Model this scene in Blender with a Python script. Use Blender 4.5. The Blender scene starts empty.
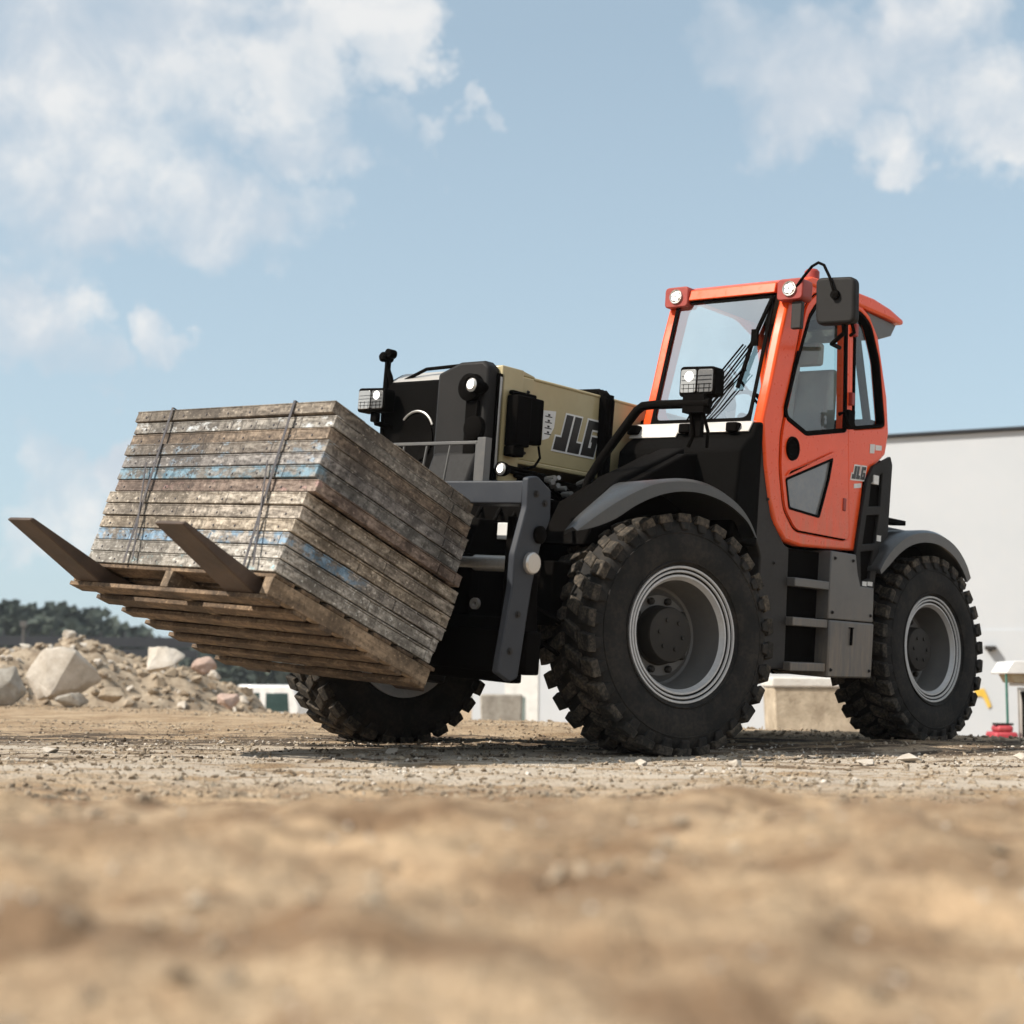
import bpy, bmesh, math, random
import numpy as np
from mathutils import Vector, Matrix, Euler, noise
random.seed(7)
S = bpy.context.scene
COL = S.collection
PI = math.pi
R = math.radians

# ------------------------------------------------------------------ materials
def new_mat(name):
    m = bpy.data.materials.new(name); m.use_nodes = True
    nt = m.node_tree
    b = nt.nodes['Principled BSDF']
    return m, nt, b
def N_(nt, t, **kw):
    n = nt.nodes.new(t)
    for k, v in kw.items(): setattr(n, k, v)
    return n
def coords(nt, scale=(1,1,1), space='Object'):
    tc = N_(nt, 'ShaderNodeTexCoord'); mp = N_(nt, 'ShaderNodeMapping')
    nt.links.new(tc.outputs[space], mp.inputs[0]); mp.inputs['Scale'].default_value = scale
    return mp.outputs[0]
def noise_tex(nt, vec, scale, detail=5, rough=.55, dist=0):
    n = N_(nt, 'ShaderNodeTexNoise'); nt.links.new(vec, n.inputs['Vector'])
    n.inputs['Scale'].default_value = scale; n.inputs['Detail'].default_value = detail
    n.inputs['Roughness'].default_value = rough; n.inputs['Distortion'].default_value = dist
    return n.outputs['Fac']
def ramp(nt, fac, stops, interp='LINEAR'):
    r = N_(nt, 'ShaderNodeValToRGB'); nt.links.new(fac, r.inputs[0]); e = r.color_ramp.elements
    r.color_ramp.interpolation = interp
    while len(e) < len(stops): e.new(.5)
    for el, (p, c) in zip(e, stops):
        el.position = p; el.color = (c, c, c, 1) if isinstance(c, (int, float)) else (*c[:3], 1)
    return r.outputs[0]
def mix(nt, fac, a, b, mode='MIX'):
    m = N_(nt, 'ShaderNodeMix', data_type='RGBA', blend_type=mode)
    def s(i, v):
        if isinstance(v, (tuple, list)): m.inputs[i].default_value = (*v[:3], 1)
        elif isinstance(v, (int, float)): m.inputs[i].default_value = v
        else: nt.links.new(v, m.inputs[i])
    s(0, fac); s(6, a); s(7, b)
    return m.outputs[2]
def bump(nt, b, h, strength=.3, dist=.01):
    n = N_(nt, 'ShaderNodeBump'); n.inputs['Strength'].default_value = strength
    n.inputs['Distance'].default_value = dist
    nt.links.new(h, n.inputs['Height']); nt.links.new(n.outputs[0], b.inputs['Normal'])
def paint(name, col, rough=.4, metal=0, dust=.25, dustcol=(.30,.24,.17), coat=0, var=.15, bmp=.05, scale=5, spec=.5, low=None):
    m, nt, b = new_mat(name)
    v = coords(nt)
    n1 = noise_tex(nt, v, scale, 6, .6); n2 = noise_tex(nt, v, scale*9, 4, .6)
    c = mix(nt, ramp(nt, n1, [(.3, 0), (.75, 1)]), tuple(x*(1-var) for x in col), tuple(min(1, x*(1+var)) for x in col))
    # settled dust and scuffs: blotches
    sc = N_(nt, 'ShaderNodeMath', operation='MULTIPLY'); nt.links.new(n1, sc.inputs[0]); nt.links.new(n2, sc.inputs[1])
    d = ramp(nt, sc.outputs[0], [(.2, 0), (.42, dust)])
    c = mix(nt, d, c, dustcol)
    if low:
        so_ = N_(nt,'ShaderNodeSeparateXYZ'); nt.links.new(v, so_.inputs[0])
        lm = N_(nt,'ShaderNodeMapRange',interpolation_type='SMOOTHSTEP'); nt.links.new(so_.outputs[2], lm.inputs[0]); lm.inputs[1].default_value=low[1]; lm.inputs[2].default_value=low[0]
        st = noise_tex(nt, coords(nt,(7,7,1.2)), 3, 5, .65)
        l2 = N_(nt,'ShaderNodeMath',operation='MULTIPLY'); nt.links.new(lm.outputs[0], l2.inputs[0]); nt.links.new(ramp(nt, st, [(.38, .05), (.68, low[2])]), l2.inputs[1])
        c = mix(nt, l2.outputs[0], c, (.30,.22,.15))
        sp_ = ramp(nt, noise_tex(nt, v, 60, 3, .7), [(.66,0),(.72,.5)])
        l3 = N_(nt,'ShaderNodeMath',operation='MULTIPLY'); nt.links.new(lm.outputs[0], l3.inputs[0]); nt.links.new(sp_, l3.inputs[1])
        c = mix(nt, l3.outputs[0], c, (.34,.26,.18))
    nt.links.new(c, b.inputs['Base Color'])
    rr = N_(nt, 'ShaderNodeMath', operation='MULTIPLY_ADD'); nt.links.new(n2, rr.inputs[0])
    rr.inputs[1].default_value = .3; rr.inputs[2].default_value = max(.02, rough-.12)
    nt.links.new(rr.outputs[0], b.inputs['Roughness'])
    b.inputs['Metallic'].default_value = metal; b.inputs['Specular IOR Level'].default_value = spec
    b.inputs['Coat Weight'].default_value = coat; b.inputs['Coat Roughness'].default_value = .08
    if bmp: bump(nt, b, n2, bmp, .004)
    return m
def wood(name, c1, c2, paintcol=None, amt=0., grain=(3,60,60), side=None):
    m, nt, b = new_mat(name)
    v = coords(nt, grain)
    v0 = coords(nt)
    g = noise_tex(nt, v, 1.2, 7, .65, .6)
    blot = noise_tex(nt, v0, 4.5, 5, .6)
    fine = noise_tex(nt, v0, 45, 4, .7)
    gr = lambda t,k: tuple(x*(1-k)+(sum(t)/3)*k for x in t)
    gr = lambda t,k: tuple(x*(1-k)+(sum(t)/3)*k for x in t)
    if side or paintcol or sum(c1)<.9 and name.startswith('panel'): c1 = tuple(x*.86 for x in gr(c1,.12)); c2 = gr(c2,.17)
    c = mix(nt, ramp(nt, g, [(.36, 0), (.62, 1)]), tuple(x*.8 for x in c1), tuple(x*.95 for x in c2))
    c = mix(nt, ramp(nt, blot, [(.40, 0), (.62, .85)]), c, tuple(x*.38 for x in c1))
    mid = noise_tex(nt, v0, 16, 5, .7)
    c = mix(nt, ramp(nt, mid, [(.52, 0), (.64, .7)]), c, tuple(x*.3 for x in c1))
    c = mix(nt, ramp(nt, fine, [(.52, 0), (.68, .85)]), c, tuple(x*.25 for x in c1))
    c = mix(nt, ramp(nt, fine, [(.3, .55), (.42, 0)]), c, tuple(min(1,x*1.7) for x in c2))
    if paintcol:
        sx = N_(nt, 'ShaderNodeSeparateXYZ'); nt.links.new(v0, sx.inputs[0])
        fm = N_(nt, 'ShaderNodeMapRange'); nt.links.new(sx.outputs[0], fm.inputs[0]); fm.inputs[1].default_value = side[0] if side else .49; fm.inputs[2].default_value = side[1] if side else .53
        p = noise_tex(nt, coords(nt, (2.2, 2.2, 4)), 4.2, 9, .78)
        pk = ramp(nt, p, [(.60-amt*.22, 0), (.68-amt*.22, .85)])
        mm = N_(nt, 'ShaderNodeMath', operation='MULTIPLY'); nt.links.new(pk, mm.inputs[0]); nt.links.new(fm.outputs[0], mm.inputs[1])
        pc2 = mix(nt, ramp(nt, mid, [(.42, 0), (.58, 1)]), tuple(x*.75 for x in paintcol), tuple(min(1, x*1.35+.10) for x in paintcol))
        c = mix(nt, mm.outputs[0], c, pc2)
    nt.links.new(c, b.inputs['Base Color'])
    b.inputs['Roughness'].default_value = .85
    h = N_(nt, 'ShaderNodeMath', operation='ADD'); nt.links.new(g, h.inputs[0]); nt.links.new(fine, h.inputs[1])
    bump(nt, b, h.outputs[0], .5, .006)
    return m
def glass(name, tint, refl=.12, rough=.02):
    m, nt, b = new_mat(name)
    nt.nodes.remove(b); out = nt.nodes['Material Output']
    t = N_(nt, 'ShaderNodeBsdfTransparent'); t.inputs[0].default_value = (*tint, 1)
    g = N_(nt, 'ShaderNodeBsdfGlossy'); g.inputs['Roughness'].default_value = rough
    g.inputs['Color'].default_value = (.95, .98, 1, 1)
    f = N_(nt, 'ShaderNodeLayerWeight'); f.inputs[0].default_value = .5
    pw = N_(nt, 'ShaderNodeMath', operation='POWER'); nt.links.new(f.outputs['Facing'], pw.inputs[0]); pw.inputs[1].default_value = 4
    a = N_(nt, 'ShaderNodeMath', operation='MULTIPLY_ADD', use_clamp=True); nt.links.new(pw.outputs[0], a.inputs[0]); a.inputs[1].default_value = .7; a.inputs[2].default_value = refl
    ms = N_(nt, 'ShaderNodeMixShader'); nt.links.new(a.outputs[0], ms.inputs[0])
    nt.links.new(t.outputs[0], ms.inputs[1]); nt.links.new(g.outputs[0], ms.inputs[2])
    nt.links.new(ms.outputs[0], out.inputs[0])
    return m
def lamp_mat(name, col, st):
    m, nt, b = new_mat(name)
    b.inputs['Base Color'].default_value = (*col, 1); b.inputs['Roughness'].default_value = .15
    b.inputs['Emission Color'].default_value = (*col, 1); b.inputs['Emission Strength'].default_value = st
    return m

M = {}
M['orange'] = paint('orange_paint', (.86,.085,.011), .28, dust=.03, dustcol=(.6,.2,.08), coat=.12, spec=.35, low=(1.3,2.0,.38), var=.05, bmp=.02, scale=3)
M['redshade'] = paint('dark_red_plastic', (.30,.03,.02), .5, dust=.1)
M['tan'] = paint('cream_paint', (.43,.36,.195), .42, dust=.22, dustcol=(.34,.26,.15), coat=.2, var=.08, scale=3)
M['black'] = paint('black_paint', (.0040,.0033,.0028), .8, dust=.04, dustcol=(.018,.014,.010), var=.2, spec=.035)
M['bonnet'] = paint('bonnet_black', (.0036,.0031,.0027), .75, dust=.03, dustcol=(.018,.014,.011), coat=0, var=.1, spec=.04)
M['dark'] = paint('charcoal_plastic', (.024,.0215,.020), .6, dust=.10, dustcol=(.08,.065,.05), var=.12, spec=.3)
M['grey'] = paint('grey_paint', (.098,.096,.093), .42, low=(.5,1.2,.55), dust=.2, dustcol=(.2,.17,.13), var=.08, scale=3)
M['frame'] = paint('slate_paint', (.026,.030,.038), .5, spec=.35, dust=.08, dustcol=(.10,.085,.07), var=.1)
M['steel'] = paint('worn_steel', (.42,.41,.39), .38, metal=.5, dust=.3, dustcol=(.2,.15,.1))
M['rim'] = paint('silver_rim', (.50,.495,.49), .38, metal=.2, dust=.25, dustcol=(.25,.21,.16))
M['dish'] = paint('rim_dish', (.13,.126,.12), .5, metal=.1, dust=.3, dustcol=(.15,.125,.095))
M['hub'] = paint('hub_black', (.022,.019,.016), .6, dust=.3, dustcol=(.06,.048,.035), spec=.3)
M['rubber'] = paint('tyre_rubber', (.0155,.0145,.0135), .8, dust=.42, dustcol=(.075,.060,.046), var=.3, bmp=.4, scale=5, spec=.25)
M['fork'] = paint('rusty_fork', (.060,.038,.026), .6, metal=.15, dust=.35, dustcol=(.13,.085,.055), var=.3, bmp=.3)
M['white'] = paint('white_sticker', (.7,.7,.68), .5, dust=.1)
M['letter'] = paint('letter_black', (.012,.011,.010), .4, dust=.03)
M['fender'] = paint('fender_plastic', (.028,.0275,.027), .32, dust=.15, dustcol=(.13,.11,.085), var=.1, spec=.6)
M['tread'] = paint('tread_rubber', (.030,.027,.023), .85, dust=.75, dustcol=(.17,.135,.10), var=.35, bmp=.5, scale=6, spec=.2)
M['kick'] = paint('kick_glass', (.13,.135,.14), .12, dust=.2, spec=.8)
M['headgrey']=paint('boom_head_grey',(.014,.0128,.012),.6,dust=.08,dustcol=(.05,.04,.032),spec=.2)
M['seat'] = paint('seat_fabric', (.30,.30,.29), .8, dust=.1)
M['trim'] = paint('interior_trim', (.38,.38,.37), .6, dust=.1)
M['glare_silver'] = paint('silver_and_glare', (.52,.49,.45), .35, metal=.35, dust=.2, dustcol=(.35,.3,.24))  # silver for small real parts; also the glare painted on hood and bonnet
M['yellow'] = paint('yellow_paint', (.65,.42,.05), .5, dust=.2)
M['strap'] = paint('strap_black', (.03,.027,.035), .6, dust=.2)
M['windscreen'] = glass('windscreen_glass', (.88,.95,.94), .55)
M['glass'] = glass('side_glass', (.84,.94,.93), .05)
M['glassdark'] = glass('smoked_glass', (.25,.28,.28), .12)
M['mirror'] = glass('mirror_glass', (.3,.3,.3), .6)
M['lamp'] = lamp_mat('lit_lamp', (1,.97,.92), 2.2)
M['lens'] = paint('lamp_lens', (.55,.53,.50), .15, metal=.6, dust=.3, dustcol=(.15,.14,.13), scale=30)
M['lensdim'] = paint('lamp_lens_dim', (.17,.165,.16), .2, metal=.4, dust=.2, scale=30)

# ------------------------------------------------------------------ mesh helpers
class MB:
    def __init__(s): s.v = []; s.f = []; s.mi = []
    def add(s, vs, fs, mi=0):
        o = len(s.v); s.v += [tuple(v) for v in vs]
        s.f += [tuple(i+o for i in f) for f in fs]; s.mi += [mi]*len(fs); return s
    def box(s, x0, x1, y0, y1, z0, z1, mi=0):
        x0,x1=min(x0,x1),max(x0,x1); y0,y1=min(y0,y1),max(y0,y1); z0,z1=min(z0,z1),max(z0,z1)
        v=[(x,y,z) for x in(x0,x1) for y in(y0,y1) for z in(z0,z1)]
        return s.add(v,[(0,1,3,2),(4,6,7,5),(0,4,5,1),(2,3,7,6),(0,2,6,4),(1,5,7,3)],mi)
    def obox(s, c, size, rot, mi=0):
        m = Euler(rot).to_matrix(); c=Vector(c); v=[]
        for x in(-.5,.5):
            for y in(-.5,.5):
                for z in(-.5,.5): v.append(c+m@Vector((x*size[0],y*size[1],z*size[2])))
        return s.add(v,[(0,1,3,2),(4,6,7,5),(0,4,5,1),(2,3,7,6),(0,2,6,4),(1,5,7,3)],mi)
    def prism(s, poly, axis, a, b, mi=0):
        """poly of (p,q); axis 'y': p=x q=z; 'x': p=y q=z; 'z': p=x q=y"""
        def P(p,q,t): return (p,t,q) if axis=='y' else ((t,p,q) if axis=='x' else (p,q,t))
        n=len(poly); v=[P(*p,a) for p in poly]+[P(*p,b) for p in poly]
        f=[tuple(range(n-1,-1,-1)),tuple(range(n,2*n))]
        f+=[(i,(i+1)%n,n+(i+1)%n,n+i) for i in range(n)]
        return s.add(v,f,mi)
    def plate(s, outer, holes, axis, a, b, mi=0):
        """extruded plate with holes"""
        def P(p,q,t): return (p,t,q) if axis=='y' else ((t,p,q) if axis=='x' else (p,q,t))
        bm=bmesh.new(); loops=[outer]+holes
        for lp in loops:
            vv=[bm.verts.new((p[0],p[1],0)) for p in lp]
            for i in range(len(vv)): bm.edges.new((vv[i],vv[(i+1)%len(vv)]))
        bmesh.ops.triangle_fill(bm,use_beauty=True,use_dissolve=False,edges=bm.edges[:])
        bm.verts.index_update(); pts=[v.co.copy() for v in bm.verts]
        tris=[tuple(v.index for v in f.verts) for f in bm.faces]; bm.free()
        n=len(pts); v=[P(p.x,p.y,a) for p in pts]+[P(p.x,p.y,b) for p in pts]
        f=[t[::-1] for t in tris]+[tuple(i+n for i in t) for t in tris]
        o=0
        for lp in loops:
            k=len(lp); f+=[(o+i,o+(i+1)%k,n+o+(i+1)%k,n+o+i) for i in range(k)]; o+=k
        return s.add(v,f,mi)
    def tube(s, pts, r, n=10, mi=0, cap=True):
        pts=[Vector(p) for p in pts]; rings=[]; prev=None
        for i,p in enumerate(pts):
            t=(pts[min(i+1,len(pts)-1)]-pts[max(i-1,0)]).normalized()
            if prev is None:
                a=Vector((0,0,1)) if abs(t.z)<.9 else Vector((1,0,0)); u=t.cross(a).normalized()
            else: u=(prev-t*prev.dot(t)).normalized()
            w=t.cross(u); prev=u; rr=r[i] if isinstance(r,(list,tuple)) else r
            rings.append([p+u*math.cos(2*PI*k/n)*rr+w*math.sin(2*PI*k/n)*rr for k in range(n)])
        v=[q for rg in rings for q in rg]; f=[]
        for i in range(len(pts)-1):
            for k in range(n): f.append((i*n+k,i*n+(k+1)%n,(i+1)*n+(k+1)%n,(i+1)*n+k))
        if cap: f+= [tuple(range(n-1,-1,-1)), tuple(range((len(pts)-1)*n,len(pts)*n))]
        return s.add(v,f,mi)
    def lathe(s, prof, n=64, c=(0,0,0), axis='y', mi=0, closed=False):
        """prof: list of (t along axis, radius)"""
        v=[]
        for t,r in prof:
            for k in range(n):
                a=2*PI*k/n; p,q=r*math.cos(a),r*math.sin(a)
                w=(p,t,q) if axis=='y' else ((t,p,q) if axis=='x' else (p,q,t))
                v.append((w[0]+c[0],w[1]+c[1],w[2]+c[2]))
        m=len(prof); f=[]
        for i in range(m if closed else m-1):
            j=(i+1)%m
            for k in range(n): f.append((i*n+k,i*n+(k+1)%n,j*n+(k+1)%n,j*n+k))
        return s.add(v,f,mi)
    def build(s, name, mats, parent=None, bevel=0, seg=2, smooth=35, mat=None):
        me=bpy.data.meshes.new(name); me.from_pydata(s.v,[],s.f); 
        for m in (mats if isinstance(mats,(list,tuple)) else [mats]): me.materials.append(m)
        me.polygons.foreach_set('material_index',s.mi)
        bm=bmesh.new(); bm.from_mesh(me); bmesh.ops.recalc_face_normals(bm,faces=bm.faces); bm.to_mesh(me); bm.free()
        if smooth:
            me.polygons.foreach_set('use_smooth',[True]*len(me.polygons)); me.set_sharp_from_angle(angle=R(smooth))
        o=bpy.data.objects.new(name,me); COL.objects.link(o)
        if parent: o.parent=parent
        if mat is not None: o.matrix_local=mat
        if bevel:
            b=o.modifiers.new('bevel','BEVEL'); b.width=bevel; b.segments=seg; b.limit_method='ANGLE'; b.angle_limit=R(40); b.harden_normals=False
        return o
def fillet(pts, r, n=4):
    out=[]; k=len(pts)
    for i in range(k):
        p=Vector(pts[i][:2]); a=Vector(pts[i-1][:2])-p; b=Vector(pts[(i+1)%k][:2])-p
        rr=pts[i][2] if len(pts[i])>2 else r
        d=min(rr,a.length*.45,b.length*.45); A=p+a.normalized()*d; B=p+b.normalized()*d
        for j in range(n+1):
            t=j/n; out.append(tuple(A*(1-t)**2+p*2*t*(1-t)+B*t*t))
    return out
def offset(poly, d):
    """mitre offset outward by d"""
    k=len(poly); ar=sum(poly[i][0]*poly[(i+1)%k][1]-poly[(i+1)%k][0]*poly[i][1] for i in range(k))
    sg=1 if ar>0 else -1; out=[]
    for i in range(k):
        p=Vector(poly[i]); e1=(p-Vector(poly[i-1])).normalized(); e2=(Vector(poly[(i+1)%k])-p).normalized()
        n1=Vector((e1.y,-e1.x))*sg; n2=Vector((e2.y,-e2.x))*sg; m=(n1+n2)
        if m.length<1e-6: out.append(tuple(p+n1*d)); continue
        m.normalize(); out.append(tuple(p+m*d/max(.35,m.dot(n1))))
    return out
def tag(o, label=None, cat=None, group=None, kind=None):
    if label: o['label']=label
    if cat: o['category']=cat
    if group: o['group']=group
    if kind: o['kind']=kind
    return o
def empty(name, mat=None, parent=None):
    o=bpy.data.objects.new(name,None); COL.objects.link(o); o.empty_display_size=.2
    if parent: o.parent=parent
    if mat is not None: o.matrix_local=mat
    return o
def copy_tree(o, parent=None):
    c=o.copy(); COL.objects.link(c); c.parent=parent
    for ch in list(o.children): copy_tree(ch,c)
    return c

# ------------------------------------------------------------------ camera
CAM_H=.37; F_PX=1470.; pitch=math.atan(173/1470); rho=.010
w=Vector((0,math.cos(pitch),math.sin(pitch))); u0=Vector((0,-math.sin(pitch),math.cos(pitch))); r0=Vector((1,0,0))
rr=r0*math.cos(rho)+u0*math.sin(rho); uu=u0*math.cos(rho)-r0*math.sin(rho)
cd=bpy.data.cameras.new('camera'); cam=bpy.data.objects.new('camera',cd); COL.objects.link(cam)
mw=Matrix.Identity(4)
for i,c in enumerate((rr,uu,-w)):
    for j in range(3): mw[j][i]=c[j]
mw.translation=(0,0,CAM_H); cam.matrix_world=mw
cd.sensor_width=36; cd.lens=F_PX*36/1024; cd.clip_start=.05; cd.clip_end=3000
cd.dof.use_dof=True; cd.dof.focus_distance=8.6; cd.dof.aperture_fstop=2.0; cd.dof.aperture_blades=0
S.camera=cam

# ------------------------------------------------------------------ light and sky
SUN=Vector((-.653,-.284,.70)).normalized()
sl=bpy.data.lights.new('sun','SUN'); sl.energy=5.0; sl.angle=R(.6); sl.color=(1,.93,.83)
so=bpy.data.objects.new('sun',sl); COL.objects.link(so); so.rotation_euler=SUN.to_track_quat('Z','Y').to_euler()
W=bpy.data.worlds.new('World'); S.world=W; W.use_nodes=True; nt=W.node_tree
bg=nt.nodes['Background']; bg.inputs['Strength'].default_value=.103
sky=N_(nt,'ShaderNodeTexSky',sky_type='NISHITA'); sky.sun_disc=False
sky.sun_elevation=math.asin(SUN.z); sky.sun_rotation=math.atan2(SUN.x,SUN.y)
sky.air_density=1.0; sky.dust_density=1.2; sky.ozone_density=1.5
tc=N_(nt,'ShaderNodeTexCoord'); D0=tc.outputs['Generated']
wn=N_(nt,'ShaderNodeTexNoise'); nt.links.new(D0,wn.inputs['Vector']); wn.inputs['Scale'].default_value=9; wn.inputs['Detail'].default_value=7; wn.inputs['Roughness'].default_value=.62
wv=N_(nt,'ShaderNodeVectorMath',operation='SUBTRACT'); nt.links.new(wn.outputs['Color'],wv.inputs[0]); wv.inputs[1].default_value=(.5,.5,.5)
ws2=N_(nt,'ShaderNodeVectorMath',operation='SCALE'); nt.links.new(wv.outputs[0],ws2.inputs[0]); ws2.inputs['Scale'].default_value=.19
wa=N_(nt,'ShaderNodeVectorMath',operation='ADD'); nt.links.new(D0,wa.inputs[0]); nt.links.new(ws2.outputs[0],wa.inputs[1])
wnm=N_(nt,'ShaderNodeVectorMath',operation='NORMALIZE'); nt.links.new(wa.outputs[0],wnm.inputs[0]); D1=wnm.outputs[0]
def M_(op,a,b=None,c=None,clamp=False):
    n=N_(nt,'ShaderNodeMath',operation=op,use_clamp=clamp)
    for i,x in enumerate((a,b,c)):
        if x is None: continue
        if isinstance(x,(int,float)): n.inputs[i].default_value=x
        else: nt.links.new(x,n.inputs[i])
    return n.outputs[0]
# banks of cloud: (azimuth deg from +Y to the right, elevation deg, radius deg, weight)
BL=[(-14,25.5,6.5,.80),(-19,21,7,.74),(-7.4,25,3.2,.92),(-8.6,22.2,3.0,.85),(-5.2,23.2,1.7,.72),(-12.5,18.4,3.4,.82),(-16.5,17.0,2.4,.78),(-9.3,18.3,1.5,.62),
    (-3.4,20.6,.9,.6),(-5.2,20.6,1.2,.55),(-1.9,21.6,.7,.5),
    (-19.0,12.6,2.2,.84),(-17.2,11.6,1.6,.74),(-14.7,12.6,1.2,.76),(-15.8,7.2,1.5,.80),(-18.0,6.6,1.9,.72),(-18.5,15,1.8,.6),
    (7.5,26.5,2.4,.74),(9.2,23.6,2.6,.80),(12,22.0,3.0,.86),(10.2,20.9,1.8,.66),(15.5,23.0,3.0,.86),(19,21.4,3.2,.88),(14.4,19.6,1.5,.78),(18,25.5,3,.8),(2.4,19.0,.6,.3)]
acc=None
for az,el,rad,wt in BL:
    d=(math.sin(R(az))*math.cos(R(el)),math.cos(R(az))*math.cos(R(el)),math.sin(R(el)))
    dp=N_(nt,'ShaderNodeVectorMath',operation='DOT_PRODUCT'); nt.links.new(D1,dp.inputs[0]); dp.inputs[1].default_value=d
    mr=N_(nt,'ShaderNodeMapRange',interpolation_type='SMOOTHSTEP'); nt.links.new(dp.outputs['Value'],mr.inputs[0])
    mr.inputs[1].default_value=math.cos(R(rad*1.35)); mr.inputs[2].default_value=math.cos(R(rad*.15))
    mr.inputs[3].default_value=0; mr.inputs[4].default_value=wt
    acc=mr.outputs[0] if acc is None else M_('MAXIMUM',acc,mr.outputs[0])
nA=noise_tex(nt,D0,7,8,.58,.25); nB=noise_tex(nt,D0,16,6,.6,.3)
mp=N_(nt,'ShaderNodeMapping'); nt.links.new(D0,mp.inputs[0]); mp.inputs['Scale'].default_value=(1,1,2.2)
nC=noise_tex(nt,mp.outputs[0],3.2,8,.55)
# elsewhere in the dome, scattered cumulus
sep=N_(nt,'ShaderNodeSeparateXYZ'); nt.links.new(D0,sep.inputs[0])
behind=N_(nt,'ShaderNodeMapRange'); nt.links.new(sep.outputs[1],behind.inputs[0])
behind.inputs[1].default_value=.75; behind.inputs[2].default_value=.5; behind.inputs[3].default_value=0; behind.inputs[4].default_value=.72
acc=M_('MAXIMUM',acc,behind.outputs[0])
dens=M_('ADD',M_('MULTIPLY',acc,.66),M_('ADD',M_('MULTIPLY',nA,.80),M_('MULTIPLY',nB,.40)))
cm=N_(nt,'ShaderNodeMapRange',interpolation_type='SMOOTHSTEP'); nt.links.new(dens,cm.inputs[0])
cm.inputs[1].default_value=.80; cm.inputs[2].default_value=1.24
# light side towards the upper left, grey undersides
cg=ramp(nt,M_('ADD',M_('MULTIPLY',nB,.6),M_('MULTIPLY',nC,.5)),[(.42,(4.6,5.2,5.85)),(.53,(5.4,5.8,6.25)),(.65,(7.3,7.25,7.15))])
haz=N_(nt,'ShaderNodeMapRange'); nt.links.new(sep.outputs[2],haz.inputs[0]); haz.inputs[1].default_value=.0; haz.inputs[2].default_value=.42
haz.inputs[3].default_value=.80; haz.inputs[4].default_value=.50
skyc=mix(nt,haz.outputs[0],mix(nt,1.0,sky.outputs[0],(1.0,1.10,1.04),'MULTIPLY'),(4.9,6.05,6.8))
cmf=M_('MULTIPLY',cm.outputs[0],.88)
nt.links.new(mix(nt,cmf,skyc,cg),bg.inputs[0])
S.view_settings.view_transform='Standard'; S.view_settings.look='None'; S.view_settings.exposure=.28; S.view_settings.gamma=1
S.render.engine='CYCLES'; S.render.resolution_x=1024; S.render.resolution_y=1024

# ------------------------------------------------------------------ telehandler frames
O=Vector((0.0021,8.8772,0)); PH=R(4.5)
T=Matrix.Translation(O)@Matrix.Rotation(R(-130),4,'Z')
BODY=Matrix.Translation((0,0,.9))@Matrix.Rotation(-PH,4,'X')@Matrix.Translation((0,0,-.9))
TH=empty('telehandler',T)
tag(TH,'orange and cream telehandler with black bonnet, holding a strapped timber stack on raised forks','telehandler')
def part(name, mb, mats, bevel=.006, parent=None, **kw):
    if parent is None: return mb.build(name,mats,TH,bevel,mat=BODY,**kw)
    return mb.build(name,mats,parent,bevel,**kw)

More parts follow.
